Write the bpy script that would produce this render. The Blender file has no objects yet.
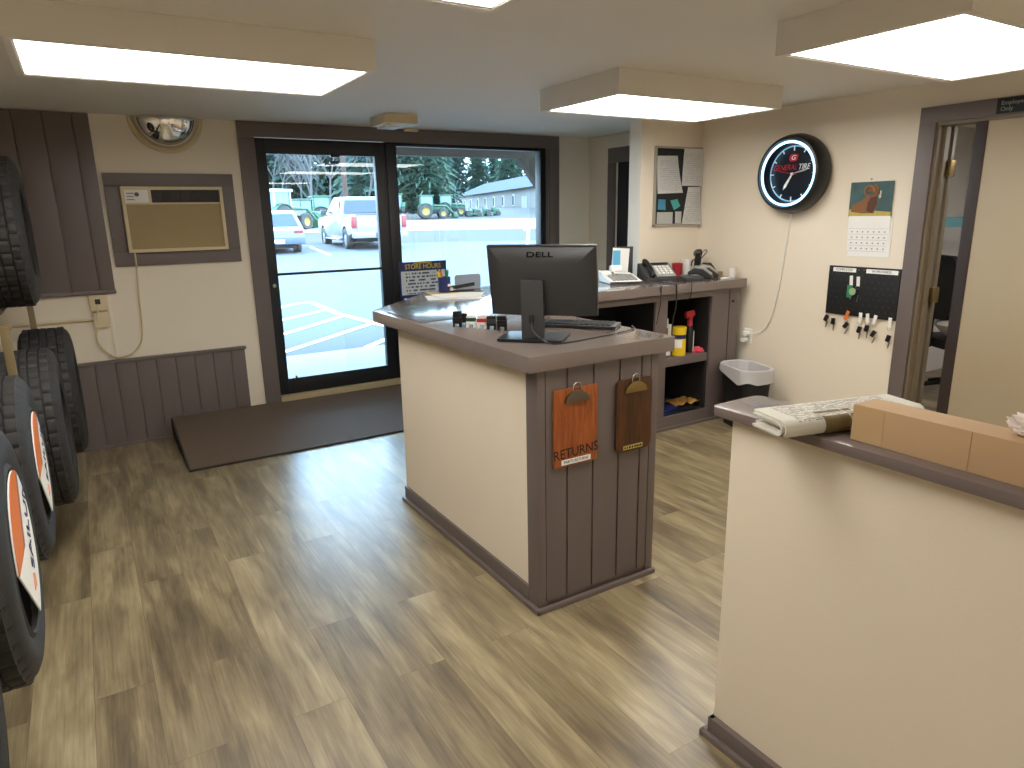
import bpy, bmesh, math, random
from math import sin, cos, pi, radians as rad
from mathutils import Vector, Matrix
random.seed(7)
SC = bpy.context.scene
COL = SC.collection
OR = {}

# ------------------------------------------------------------------ materials
def lin(c):
    return tuple(((v/255)/12.92 if v/255 <= .04045 else ((v/255+.055)/1.055)**2.4) for v in c) + (1,)
def node(nt, t, **kw):
    n = nt.nodes.new(t)
    for k, v in kw.items(): setattr(n, k, v)
    return n
MATS = {}
def mat(name, rgb, rough=.5, metal=0, spec=.5, var=.06, vscale=6, bump=0, bscale=40, coat=0):
    if name in MATS: return MATS[name]
    m = bpy.data.materials.new(name); m.use_nodes = True; nt = m.node_tree
    b = nt.nodes['Principled BSDF']; c = lin(rgb)
    tc = node(nt, 'ShaderNodeTexCoord'); nz = node(nt, 'ShaderNodeTexNoise')
    nz.inputs['Scale'].default_value = vscale; nz.inputs['Detail'].default_value = 4
    nt.links.new(tc.outputs['Object'], nz.inputs['Vector'])
    mx = node(nt, 'ShaderNodeMix', data_type='RGBA')
    mx.inputs['A'].default_value = tuple(v*(1-var) for v in c[:3])+(1,)
    mx.inputs['B'].default_value = tuple(min(1, v*(1+var)) for v in c[:3])+(1,)
    nt.links.new(nz.outputs['Fac'], mx.inputs['Factor']); nt.links.new(mx.outputs['Result'], b.inputs['Base Color'])
    b.inputs['Roughness'].default_value = rough; b.inputs['Metallic'].default_value = metal
    b.inputs['Specular IOR Level'].default_value = spec; b.inputs['Coat Weight'].default_value = coat
    if bump:
        n2 = node(nt, 'ShaderNodeTexNoise'); n2.inputs['Scale'].default_value = bscale; n2.inputs['Detail'].default_value = 3
        nt.links.new(tc.outputs['Object'], n2.inputs['Vector'])
        bp = node(nt, 'ShaderNodeBump'); bp.inputs['Strength'].default_value = bump; bp.inputs['Distance'].default_value = .01
        nt.links.new(n2.outputs['Fac'], bp.inputs['Height']); nt.links.new(bp.outputs['Normal'], b.inputs['Normal'])
    MATS[name] = m; return m
def emit(name, rgb, s):
    m = bpy.data.materials.new(name); m.use_nodes = True; nt = m.node_tree
    nt.nodes.remove(nt.nodes['Principled BSDF']); e = node(nt, 'ShaderNodeEmission')
    e.inputs['Color'].default_value = tuple(rgb)+(1,); e.inputs['Strength'].default_value = s
    nt.links.new(e.outputs[0], nt.nodes['Material Output'].inputs['Surface']); return m
def glassmat(name, tint, rough=.0):
    m = bpy.data.materials.new(name); m.use_nodes = True; nt = m.node_tree
    nt.nodes.remove(nt.nodes['Principled BSDF'])
    t = node(nt, 'ShaderNodeBsdfTransparent'); t.inputs['Color'].default_value = tuple(tint)+(1,)
    g = node(nt, 'ShaderNodeBsdfGlossy'); g.inputs['Roughness'].default_value = rough
    f = node(nt, 'ShaderNodeFresnel'); f.inputs['IOR'].default_value = 1.5
    mx = node(nt, 'ShaderNodeMixShader')
    nt.links.new(f.outputs[0], mx.inputs['Fac']); nt.links.new(t.outputs[0], mx.inputs[1]); nt.links.new(g.outputs[0], mx.inputs[2])
    nt.links.new(mx.outputs[0], nt.nodes['Material Output'].inputs['Surface']); return m
def math_n(nt, op, a, b=None):
    n = node(nt, 'ShaderNodeMath', operation=op)
    for i, v in enumerate((a, b)):
        if v is None: continue
        if isinstance(v, (int, float)): n.inputs[i].default_value = v
        else: nt.links.new(v, n.inputs[i])
    return n.outputs[0]
def floor_mat():
    m = bpy.data.materials.new('vinyl_plank'); m.use_nodes = True; nt = m.node_tree; b = nt.nodes['Principled BSDF']
    tc = node(nt, 'ShaderNodeTexCoord'); sp = node(nt, 'ShaderNodeSeparateXYZ'); nt.links.new(tc.outputs['Object'], sp.inputs[0])
    cb = node(nt, 'ShaderNodeCombineXYZ'); nt.links.new(sp.outputs['Y'], cb.inputs['X']); nt.links.new(sp.outputs['X'], cb.inputs['Y'])
    br = node(nt, 'ShaderNodeTexBrick'); br.offset = .37; br.offset_frequency = 2
    nt.links.new(cb.outputs[0], br.inputs['Vector'])
    for k, v in (('Scale', 1), ('Mortar Size', .0008), ('Brick Width', 1.22), ('Row Height', .182), ('Bias', 0), ('Mortar Smooth', .2)): br.inputs[k].default_value = v
    br.inputs['Color1'].default_value = (0, 0, 0, 1); br.inputs['Color2'].default_value = (1, 1, 1, 1); br.inputs['Mortar'].default_value = (.1, .1, .1, 1)
    r = node(nt, 'ShaderNodeSeparateColor'); nt.links.new(br.outputs['Color'], r.inputs[0]); R = r.outputs[0]
    def grain(sy, sx, det, off):
        c = node(nt, 'ShaderNodeCombineXYZ')
        nt.links.new(math_n(nt, 'ADD', math_n(nt, 'MULTIPLY', sp.outputs['Y'], sy), math_n(nt, 'MULTIPLY', R, off)), c.inputs['X'])
        nt.links.new(math_n(nt, 'ADD', math_n(nt, 'MULTIPLY', sp.outputs['X'], sx), math_n(nt, 'MULTIPLY', R, off*1.7)), c.inputs['Y'])
        n = node(nt, 'ShaderNodeTexNoise'); n.inputs['Scale'].default_value = 1; n.inputs['Detail'].default_value = det; n.inputs['Distortion'].default_value = .6
        nt.links.new(c.outputs[0], n.inputs['Vector']); return n.outputs['Fac']
    big = grain(1.5, 10, 4, 23.0); fine = grain(3.5, 110, 6, 41.0); knot = grain(4.0, 22, 3, 13.0)
    f = math_n(nt, 'ADD', math_n(nt, 'MULTIPLY', R, .17), math_n(nt, 'MULTIPLY', big, .82))
    f = math_n(nt, 'ADD', f, math_n(nt, 'MULTIPLY', fine, .34))
    f = math_n(nt, 'ADD', f, math_n(nt, 'MULTIPLY', knot, .42)); f = math_n(nt, 'SUBTRACT', f, .36)
    cr = node(nt, 'ShaderNodeValToRGB'); e = cr.color_ramp.elements
    e[0].position = .18; e[0].color = lin((80, 68, 50)); e[1].position = .80; e[1].color = lin((178, 163, 130))
    for p, c in ((.36, (108, 94, 70)), (.5, (132, 117, 88)), (.64, (155, 140, 107))):
        x = e.new(p); x.color = lin(c)
    nt.links.new(f, cr.inputs[0])
    mm = node(nt, 'ShaderNodeMix', data_type='RGBA'); nt.links.new(br.outputs['Fac'], mm.inputs['Factor'])
    nt.links.new(cr.outputs[0], mm.inputs['A']); mm.inputs['B'].default_value = lin((96, 82, 60))
    nt.links.new(mm.outputs['Result'], b.inputs['Base Color'])
    b.inputs['Roughness'].default_value = .34; b.inputs['Specular IOR Level'].default_value = 1.0
    bp = node(nt, 'ShaderNodeBump'); bp.inputs['Strength'].default_value = .12; bp.inputs['Distance'].default_value = .004
    nt.links.new(fine, bp.inputs['Height']); nt.links.new(bp.outputs[0], b.inputs['Normal'])
    return m
def paper_mat(name, base, ink, rows, axis='Z', lo=.1, hi=.9, fill=.45):
    m = bpy.data.materials.new(name); m.use_nodes = True; nt = m.node_tree; b = nt.nodes['Principled BSDF']
    tc = node(nt, 'ShaderNodeTexCoord'); sp = node(nt, 'ShaderNodeSeparateXYZ'); nt.links.new(tc.outputs['Generated'], sp.inputs[0])
    z = sp.outputs[axis]; x = sp.outputs['X']
    row = math_n(nt, 'LESS_THAN', math_n(nt, 'FRACT', math_n(nt, 'MULTIPLY', z, rows)), fill)
    c = node(nt, 'ShaderNodeCombineXYZ'); nt.links.new(math_n(nt, 'MULTIPLY', x, 14), c.inputs[0]); nt.links.new(math_n(nt, 'FLOOR', math_n(nt, 'MULTIPLY', z, rows)), c.inputs[1])
    n = node(nt, 'ShaderNodeTexNoise'); n.inputs['Scale'].default_value = 1.4; nt.links.new(c.outputs[0], n.inputs['Vector'])
    k = math_n(nt, 'MULTIPLY', row, math_n(nt, 'GREATER_THAN', n.outputs['Fac'], .47))
    for v, a, bb in ((x, .1, .9), (z, lo, hi)):
        k = math_n(nt, 'MULTIPLY', k, math_n(nt, 'MULTIPLY', math_n(nt, 'GREATER_THAN', v, a), math_n(nt, 'LESS_THAN', v, bb)))
    mx = node(nt, 'ShaderNodeMix', data_type='RGBA'); mx.inputs['A'].default_value = lin(base); mx.inputs['B'].default_value = lin(ink)
    nt.links.new(k, mx.inputs['Factor']); nt.links.new(mx.outputs['Result'], b.inputs['Base Color']); b.inputs['Roughness'].default_value = .8
    return m
def wood_mat(name, a, bcol, axis_scale, rough=.35):
    m = bpy.data.materials.new(name); m.use_nodes = True; nt = m.node_tree; b = nt.nodes['Principled BSDF']
    tc = node(nt, 'ShaderNodeTexCoord'); mp = node(nt, 'ShaderNodeMapping'); mp.inputs['Scale'].default_value = axis_scale
    nt.links.new(tc.outputs['Object'], mp.inputs[0]); n = node(nt, 'ShaderNodeTexNoise'); n.inputs['Scale'].default_value = 1; n.inputs['Detail'].default_value = 5; n.inputs['Distortion'].default_value = 1.2
    nt.links.new(mp.outputs[0], n.inputs['Vector']); cr = node(nt, 'ShaderNodeValToRGB')
    cr.color_ramp.elements[0].position = .3; cr.color_ramp.elements[1].position = .7
    cr.color_ramp.elements[0].color = lin(a); cr.color_ramp.elements[1].color = lin(bcol)
    nt.links.new(n.outputs['Fac'], cr.inputs[0]); nt.links.new(cr.outputs[0], b.inputs['Base Color']); b.inputs['Roughness'].default_value = rough
    return m

M = dict(
 wall=mat('cream_wall_paint', (229, 217, 197), .55, var=.02, vscale=2, bump=.05, bscale=120),
 ceil=mat('ceiling_paint', (230, 225, 216), .8, var=.03, vscale=1.5),
 trim=mat('grey_brown_paint', (105, 94, 90), .42, var=.05, vscale=5),
 top=mat('grey_brown_laminate', (122, 110, 104), .1, var=.03, vscale=20, spec=.6),
 cap=mat('grey_brown_cap', (112, 100, 96), .2, var=.03, vscale=20),
 inner=mat('cabinet_inside_shade', (24, 21, 20), .8),  # near-black: shade inside the shelf openings is put into the colour
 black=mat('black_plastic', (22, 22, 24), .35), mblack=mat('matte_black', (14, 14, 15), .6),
 alu=mat('black_aluminium', (18, 18, 22), .4, metal=.0), rubber=mat('tire_rubber', (42, 41, 40), .62, bump=.15, bscale=150),
 white=mat('white_plastic', (232, 230, 224), .4), paper=mat('white_paper', (238, 236, 230), .8, var=.02),
 grey=mat('grey_plastic', (150, 150, 148), .4), dgrey=mat('dark_grey_plastic', (62, 62, 64), .4),
 chrome=mat('chrome_metal', (205, 202, 195), .22, metal=1), brass=mat('brass_metal', (150, 128, 84), .4, metal=1), dull=mat('dull_nickel', (120, 112, 100), .4, metal=1),
 steel=mat('tan_steel', (122, 106, 74), .45, metal=.0), mirror=mat('mirror_metal', (225, 225, 225), .03, metal=1, var=.01),
 mat=mat('brown_ramp_mat', (100, 84, 70), .75, var=.12, vscale=60, bump=.4, bscale=220),
 matedge=mat('ramp_edge_rubber', (48, 42, 38), .7),
 almond=mat('almond_plastic', (214, 196, 158), .5), acgrille=mat('almond_grille', (168, 146, 100), .55),
 card=mat('cardboard', (178, 146, 110), .8, var=.05, vscale=14), tape=mat('parcel_tape', (182, 152, 112), .3),
 red=mat('red_plastic', (178, 34, 40), .4), yellow=mat('yellow_plastic', (236, 200, 30), .4), blue=mat('navy_print', (28, 40, 92), .5),
 orange=mat('orange_print', (226, 122, 52), .5), green=mat('green_plastic', (40, 130, 84), .5), dkgreen=mat('dark_green_print', (20, 74, 58), .5),
 teal=mat('teal_paper', (104, 200, 190), .7), skyblue=mat('sky_blue_paper', (96, 176, 210), .7), pink=mat('pink_cloth', (206, 70, 88), .9),
 chalk=mat('black_board', (20, 26, 24), .6), silver=mat('silver_frame', (178, 174, 164), .35, metal=.6),
 bag=mat('white_film', (226, 214, 206), .45), tan=mat('tan_door_laminate', (166, 150, 124), .45, var=.05, vscale=3),
 jamb=mat('tan_jamb_paint', (124, 110, 88), .45), dark=mat('dark_brown_stain', (44, 34, 32), .5),
 asphalt=mat('pale_asphalt', (76, 76, 78), .9, var=.12, vscale=3), concrete=mat('pale_concrete', (150, 148, 143), .9, var=.05, vscale=3),
 line=mat('white_road_paint', (245, 245, 240), .8), drygrass=mat('dry_grass', (54, 49, 48), 1, var=.25, vscale=.6),
 gravel=mat('white_gravel', (170, 166, 158), 1, var=.08, vscale=2), lawn=mat('field_grass', (72, 68, 61), 1, var=.2, vscale=.3),
 tgreen=mat('tractor_green', (27, 74, 48), .4), tyellow=mat('tractor_yellow', (132, 112, 40), .4),
 carwhite=mat('silver_white_paint', (130, 132, 134), .25, coat=.5), carsilver=mat('silver_paint', (130, 132, 136), .25, metal=.2, coat=.5),
 carglass=mat('tinted_car_glass', (40, 52, 66), .06), tail=mat('red_tail_lens', (130, 34, 38), .3),
 siding=mat('white_siding', (140, 135, 128), .8), shingle=mat('grey_shingle', (44, 50, 60), .9, var=.15, vscale=2),
 bark=mat('grey_bark', (74, 70, 68), .95, var=.2, vscale=4), pbark=mat('brown_bark', (74, 56, 47), .95),
 pine=mat('pine_needles', (50, 74, 64), .9, var=.35, vscale=.8), pine2=mat('light_pine_needles', (70, 92, 76), .9, var=.35, vscale=.8),
 beam=mat('weathered_beam', (66, 55, 46), .8, var=.15, vscale=8), soffit=mat('pale_soffit', (200, 196, 188), .8),
 floor=floor_mat(), lens=emit('lit_diffuser', (1, .965, .905), 11.3), neon=emit('neon_tube', (.42, .74, 1.0), 3.2),
 pane=glassmat('window_glass', (.90, .965, 1.0)), clear=glassmat('clear_plastic', (.93, .95, .96), .05),  # bluish pane tint carries the haze outdoors
 notice=paper_mat('printed_notice', (246, 244, 240), (206, 204, 202), 20, fill=.25),
 news=paper_mat('newsprint', (200, 196, 184), (120, 115, 108), 30, 'Y', .05, .95, .55),
 hours=paper_mat('hours_list', (206, 210, 214), (80, 84, 110), 7, 'Z', .02, .98, .5),
 mahog=wood_mat('orange_wood', (128, 62, 26), (176, 98, 48), (60, 60, 6)), walnut=wood_mat('dark_walnut', (50, 28, 14), (92, 54, 26), (40, 40, 5), .3),
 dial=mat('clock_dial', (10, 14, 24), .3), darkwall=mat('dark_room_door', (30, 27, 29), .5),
 liner=mat('can_liner', (186, 182, 182), .4), redcup=mat('red_paper_cup', (168, 40, 52), .5),
 key=mat('key_metal', (150, 146, 138), .3, metal=1), foil=mat('gold_film', (188, 142, 76), .35), tealstrip=mat('teal_strip', (90, 150, 158), .5),
 ram=mat('ram_brown', (132, 88, 48), .7), ramd=mat('ram_dark', (84, 52, 34), .7), ramb=mat('ram_backdrop', (64, 92, 92), .7, var=.4, vscale=14),
 straw=mat('straw_print', (186, 164, 84), .7, var=.3, vscale=30), darkmetal=mat('dark_steel', (30, 30, 32), .5, metal=.3),
)
# ------------------------------------------------------------------ mesh helpers
def B(): return bmesh.new()
def box(bm, x0, x1, y0, y1, z0, z1, bev=0, mi=0):
    return obox(bm, ((x0+x1)/2, (y0+y1)/2, (z0+z1)/2), (x1-x0, y1-y0, z1-z0), None, bev, mi)
def obox(bm, c, s, rot=None, bev=0, mi=0):
    mtx = Matrix.Translation(c) @ (rot.to_4x4() if rot is not None else Matrix.Identity(4)) @ Matrix.Diagonal((s[0], s[1], s[2], 1))
    g = bmesh.ops.create_cube(bm, size=1, matrix=mtx); vs = g['verts']
    fs = {f for v in vs for f in v.link_faces}
    for f in fs: f.material_index = mi
    if bev:
        es = list({e for v in vs for e in v.link_edges})
        bmesh.ops.bevel(bm, geom=es, offset=min(bev, .45*min(abs(t) for t in s)), segments=2, profile=.7, affect='EDGES')
    return bm
def frame_of(d):
    d = Vector(d).normalized(); a = Vector((0, 0, 1)) if abs(d.z) < .9 else Vector((1, 0, 0))
    u = d.cross(a).normalized(); return u, d.cross(u).normalized()
def ring(bm, c, u, v, r, n): return [bm.verts.new(Vector(c)+u*(r*cos(2*pi*i/n))+v*(r*sin(2*pi*i/n))) for i in range(n)]
def bridge(bm, a, b, mi=0, close=True):
    n = len(a)
    for i in range(n if close else n-1):
        f = bm.faces.new((a[i], a[(i+1) % n], b[(i+1) % n], b[i])); f.material_index = mi
def cyl(bm, p0, p1, r0, r1=None, n=16, caps=True, mi=0):
    r1 = r0 if r1 is None else r1; u, v = frame_of(Vector(p1)-Vector(p0))
    a = ring(bm, p0, u, v, r0, n); b = ring(bm, p1, u, v, r1, n); bridge(bm, a, b, mi)
    if caps:
        for f in (bm.faces.new(a[::-1]), bm.faces.new(b)): f.material_index = mi
    return bm
def smoothpts(pts, k=6):
    P = [Vector(p) for p in pts]; out = []
    for i in range(len(P)-1):
        a, b, c, d = P[max(i-1, 0)], P[i], P[i+1], P[min(i+2, len(P)-1)]
        for j in range(k):
            t = j/k; out.append(.5*((2*b)+(-a+c)*t+(2*a-5*b+4*c-d)*t*t+(-a+3*b-3*c+d)*t**3))
    return out+[P[-1]]
def tube(bm, pts, r, n=8, smooth=True, closed=False, mi=0):
    P = smoothpts(pts) if smooth and len(pts) > 2 else [Vector(p) for p in pts]
    prev = None; rings = []; u = None
    for i, p in enumerate(P):
        d = (P[min(i+1, len(P)-1)]-P[max(i-1, 0)]).normalized()
        if u is None: u, v = frame_of(d)
        else:
            u = (u-d*u.dot(d)).normalized(); v = d.cross(u)
        rr = r(i/(len(P)-1)) if callable(r) else r
        rings.append(ring(bm, p, u, v, rr, n))
    for a, b in zip(rings, rings[1:]): bridge(bm, a, b, mi)
    if closed: bridge(bm, rings[-1], rings[0], mi)
    else:
        bm.faces.new(rings[0][::-1]).material_index = mi; bm.faces.new(rings[-1]).material_index = mi
    return bm
def lathe(bm, prof, mtx=None, n=32, a0=0, a1=2*pi, mi=0):
    """prof: (r, h) around local Z"""
    mtx = mtx or Matrix.Identity(4); full = abs(a1-a0-2*pi) < 1e-6; k = n if full else n+1; rings = []
    for r, h in prof:
        rings.append([bm.verts.new(mtx @ Vector((r*cos(a0+(a1-a0)*i/n), r*sin(a0+(a1-a0)*i/n), h))) for i in range(k)])
    for a, b in zip(rings, rings[1:]):
        for i in range(k if full else k-1):
            try: bm.faces.new((a[i], a[(i+1) % k], b[(i+1) % k], b[i])).material_index = mi
            except ValueError: pass
    bmesh.ops.remove_doubles(bm, verts=bm.verts, dist=1e-6)
    return bm
def prism(bm, poly, ax, a, b, bev=0, mi=0):
    def pt(p, h): return {'Z': (p[0], p[1], h), 'Y': (p[0], h, p[1]), 'X': (h, p[0], p[1])}[ax]
    A = [bm.verts.new(pt(p, a)) for p in poly]; Bv = [bm.verts.new(pt(p, b)) for p in poly]
    fs = [bm.faces.new(A), bm.faces.new(Bv[::-1])]; n = len(poly)
    for i in range(n): fs.append(bm.faces.new((A[i], Bv[i], Bv[(i+1) % n], A[(i+1) % n])))
    for f in fs: f.material_index = mi
    bmesh.ops.recalc_face_normals(bm, faces=fs)
    if bev: bmesh.ops.bevel(bm, geom=list({e for f in fs for e in f.edges}), offset=bev, segments=2, profile=.7, affect='EDGES')
    return bm
def ball(bm, c, r, s=(1, 1, 1), seg=16, mi=0):
    g = bmesh.ops.create_uvsphere(bm, u_segments=seg, v_segments=seg//2+2, radius=r, matrix=Matrix.Translation(c) @ Matrix.Diagonal((*s, 1)))
    for v in g['verts']:
        for f in v.link_faces: f.material_index = mi
    return bm
def sheet(bm, pts, t=.0008, n=None, mi=0):
    """thin solid sheet from a polygon"""
    P = [Vector(p) for p in pts]; nn = n or (P[1]-P[0]).cross(P[2]-P[0]).normalized(); nn = Vector(nn)*t
    A = [bm.verts.new(p) for p in P]; C = [bm.verts.new(p+nn) for p in P]; k = len(P)
    fs = [bm.faces.new(A[::-1]), bm.faces.new(C)]+[bm.faces.new((A[i], A[(i+1) % k], C[(i+1) % k], C[i])) for i in range(k)]
    for f in fs: f.material_index = mi
    bmesh.ops.recalc_face_normals(bm, faces=fs); return bm
def finish(bm, name, mats, smooth=True, ang=38):
    bmesh.ops.recalc_face_normals(bm, faces=bm.faces)
    me = bpy.data.meshes.new(name); bm.to_mesh(me); bm.free()
    for m in (mats if isinstance(mats, (list, tuple)) else [mats]): me.materials.append(m)
    if smooth:
        for p in me.polygons: p.use_smooth = True
        me.set_sharp_from_angle(angle=rad(ang))
    return me
def root_of(o):
    while o.parent: o = o.parent
    return o
def P(name, bm, m, parent, local=False, smooth=True, label=None):
    if not local: bm.transform(OR[root_of(parent).name].inverted())
    o = bpy.data.objects.new(name, finish(bm, name, m, smooth)); COL.objects.link(o); o.parent = parent
    if label: o['label'] = label
    return o
def T(name, label, cat, loc=(0, 0, 0), rz=0, group=None):
    o = bpy.data.objects.new(name, None); COL.objects.link(o); o.empty_display_size = .05
    o.location = loc; o.rotation_euler = (0, 0, rz); OR[o.name] = Matrix.Translation(loc) @ Matrix.Rotation(rz, 4, 'Z')
    if label: o['label'] = label; o['category'] = cat
    if group: o['group'] = group
    return o
def S(name, bm, m, label, cat, group=None, smooth=True):
    lo = [min(v.co[i] for v in bm.verts) for i in range(3)]; hi = [max(v.co[i] for v in bm.verts) for i in range(3)]
    c = ((lo[0]+hi[0])/2, (lo[1]+hi[1])/2, lo[2]); bm.transform(Matrix.Translation(c).inverted())
    o = bpy.data.objects.new(name, finish(bm, name, m, smooth)); COL.objects.link(o); o.location = c
    OR[o.name] = Matrix.Translation(c)
    o['label'] = label; o['category'] = cat
    if group: o['group'] = group
    return o
def ST(name, bm, m, parent=None, smooth=True):
    o = bpy.data.objects.new(name, finish(bm, name, m, smooth)); COL.objects.link(o); o['kind'] = 'structure'
    OR[o.name] = Matrix.Identity(4)
    if parent: o.parent = parent
    return o
def STE(name):
    o = bpy.data.objects.new(name, None); COL.objects.link(o); o['kind'] = 'structure'; OR[o.name] = Matrix.Identity(4); return o
def copy_tree(o, loc=None, rz=None, label=None, scale=None):
    def cp(a, par):
        c = a.copy(); COL.objects.link(c); c.parent = par
        for ch in a.children: cp(ch, c)
        return c
    c = cp(o, None)
    if loc is not None: c.location = loc
    if rz is not None: c.rotation_euler = (0, 0, rz)
    if scale: c.scale = (scale,)*3
    if label: c['label'] = label
    return c
def text_bm(body, size, mtx, ext=.0006, align='CENTER', sx=1, sp=1):
    cu = bpy.data.curves.new('lettering', 'FONT'); cu.body = body; cu.size = size; cu.align_x = align; cu.align_y = 'CENTER'
    cu.extrude = ext; cu.resolution_u = 3; cu.space_character = sp
    ob = bpy.data.objects.new('lettering', cu); COL.objects.link(ob)
    me = bpy.data.meshes.new_from_object(ob); bm = B(); bm.from_mesh(me)
    bpy.data.objects.remove(ob); bpy.data.curves.remove(cu); bpy.data.meshes.remove(me)
    bm.transform(mtx @ Matrix.Diagonal((sx, 1, 1, 1))); return bm
def basis(o, x, y):
    x = Vector(x).normalized(); y = Vector(y).normalized(); z = x.cross(y)
    m = Matrix((x, y, z)).transposed().to_4x4(); m.translation = o; return m
FRONT = lambda o: basis(o, (1, 0, 0), (0, 0, 1))       # faces -Y
RIGHTW = lambda o: basis(o, (0, -1, 0), (0, 0, 1))      # on the wall at +X, faces -X
AX = lambda o, z: Matrix.Translation(o) @ Vector((0, 0, 1)).rotation_difference(Vector(z)).to_matrix().to_4x4()
def rr(cx, cy, w, h, r, n=5):
    out = []
    for sx, sy, a in ((1, -1, -pi/2), (1, 1, 0), (-1, 1, pi/2), (-1, -1, pi)):
        for i in range(n+1):
            t = a+pi/2*i/n; out.append((cx+sx*(w/2-r)+r*cos(t), cy+sy*(h/2-r)+r*sin(t)))
    return out

# ------------------------------------------------------------------ camera, world
H = 1.574
cam = bpy.data.objects.new('camera', bpy.data.cameras.new('camera')); COL.objects.link(cam); SC.camera = cam
yaw, pit, rol = rad(31.476), rad(14.079), rad(-1.047)
F = Vector((sin(yaw)*cos(pit), cos(yaw)*cos(pit), -sin(pit))); r0 = Vector((cos(yaw), -sin(yaw), 0)); u0 = r0.cross(F)
rx = r0*cos(rol)+u0*sin(rol); ux = -r0*sin(rol)+u0*cos(rol)
cm = Matrix((rx, ux, -F)).transposed().to_4x4(); cm.translation = (0, 0, H); cam.matrix_world = cm
cam.data.sensor_width = 36; cam.data.lens = 683.16/1024*36; cam.data.clip_end = 600; cam.data.clip_start = .05
w = bpy.data.worlds.new('sky'); SC.world = w; w.use_nodes = True; nt = w.node_tree; bg = nt.nodes['Background']
tc = node(nt, 'ShaderNodeTexCoord'); sp_ = node(nt, 'ShaderNodeSeparateXYZ'); nt.links.new(tc.outputs['Generated'], sp_.inputs[0])
cr = node(nt, 'ShaderNodeValToRGB'); nt.links.new(sp_.outputs['Z'], cr.inputs[0])
cr.color_ramp.elements[0].color = (.64, .84, 1, 1); cr.color_ramp.elements[1].color = (.44, .69, 1, 1)
nt.links.new(cr.outputs[0], bg.inputs['Color']); bg.inputs['Strength'].default_value = 15
SC.view_settings.view_transform = 'Standard'; SC.view_settings.look = 'None'; SC.view_settings.gamma = 1; SC.view_settings.exposure = 0
SC.view_settings.use_curve_mapping = False

# ------------------------------------------------------------------ room shell
XL, XR, YB, YF, ZC = -1.25, 4.26, -2.6, 5.46, 2.25
fl = ST('floor', box(B(), XL, 7.2, YB, YF+.16, -.1, 0), M['floor'])
ST('ceiling', box(B(), XL-.1, 7.2, YB-.1, YF+.16, ZC, ZC+.12), M['ceil'])
ST('wall_left', box(B(), XL-.12, XL, YB-.1, YF+.16, 0, ZC), M['wall'])
ST('wall_back', box(B(), XL-.12, 7.2, YB-.12, YB, 0, ZC), M['wall'])
bm = B(); box(bm, XL, 1.06, YF, YF+.16, 0, ZC); box(bm, 3.78, 7.2, YF, YF+.16, 0, ZC); box(bm, 2.24, 3.78, YF, YF+.16, 0, .2); box(bm, 1.06, 3.78, YF, YF+.16, 2.15, ZC)
ST('wall_front', bm, M['wall'])
bm = B(); box(bm, XR, XR+.13, YB, 1.36, 0, ZC); box(bm, XR, XR+.13, 2.25, 4.62, 0, ZC); box(bm, XR, XR+.13, 5.06, YF, 0, ZC)
box(bm, XR, XR+.13, 1.36, 2.25, 2.03, ZC); box(bm, XR, XR+.13, 4.62, 5.06, 2.03, ZC)
ST('wall_right', bm, M['wall'])
ST('wall_partition', box(B(), 3.629, XR, 4.03, 4.16, 0, ZC), M['wall'])
bm = B(); box(bm, XR+.13, 7.2, YB, YB+.02, 0, ZC); box(bm, 7.08, 7.2, YB, YF, 0, ZC); box(bm, 4.39, 7.2, 3.4, 3.5, 0, ZC)
ST('wall_office', bm, mat('white_office_wall', (226, 224, 222), .6))
# front trim
bm = B(); box(bm, 1.06, 3.89, YF-.022, YF, 2.14, ZC-.002, .004); box(bm, 1.06, 1.175, YF-.022, YF, 0, 2.14, .004); box(bm, 3.78, 3.89, YF-.022, YF, .0, 2.14, .004)
box(bm, 3.755, 3.78, YF, YF+.16, .2, 2.15); box(bm, 1.06, 1.175, YF, YF+.03, 0, 2.15)
ST('trim_1', bm, M['trim'])
# door
d = STE('door_1'); y0, y1 = 5.475, 5.525
bm = B(); box(bm, 1.175, 1.255, y0, y1, .19, 2.14, .003); box(bm, 2.10, 2.195, y0, y1, .19, 2.14, .003); box(bm, 1.255, 2.10, y0, y1, 2.03, 2.14, .003); box(bm, 1.255, 2.10, y0, y1, .19, .315, .003)
ST('door_frame', bm, M['alu'], d); ST('door_pane', box(B(), 1.25, 2.105, 5.497, 5.503, .31, 2.035), M['pane'], d, False)
bm = B(); cyl(bm, (1.24, 5.455, 1.145), (2.12, 5.455, 1.145), .010, n=10); cyl(bm, (1.245, 5.455, 1.145), (1.245, 5.48, 1.145), .012); cyl(bm, (2.115, 5.455, 1.145), (2.115, 5.48, 1.145), .012)
ST('push_bar', bm, M['alu'], d); ST('lock_knob', cyl(B(), (1.215, 5.475, 1.06), (1.215, 5.452, 1.06), .014), M['chrome'], d)
bm = B(); box(bm, 1.73, 1.80, 5.44, 5.475, 2.015, 2.05, .004); box(bm, 1.72, 1.79, 5.43, 5.46, 1.965, 1.985, .003); ST('door_closer', bm, M['alu'], d)
ST('door_stop', box(B(), 1.31, 1.325, 5.46, 5.475, .30, .335, .002), M['alu'], d)
# window
wn = STE('window_1'); bm = B(); box(bm, 2.195, 2.285, 5.47, 5.54, .17, 2.15, .003); box(bm, 3.70, 3.755, 5.47, 5.56, .2, 2.15, .003); box(bm, 2.285, 3.70, 5.47, 5.54, 2.115, 2.15, .003); box(bm, 2.285, 3.70, 5.47, 5.54, .2, .27, .003)
ST('window_frame', bm, M['alu'], wn); ST('window_pane', box(B(), 2.28, 3.705, 5.50, 5.506, .26, 2.12), M['pane'], wn, False)
ST('trim_2', box(B(), 1.175, 2.24, 5.42, 5.62, .12, .19, .004), mat('threshold_wood', (176, 158, 122), .6))
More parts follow.
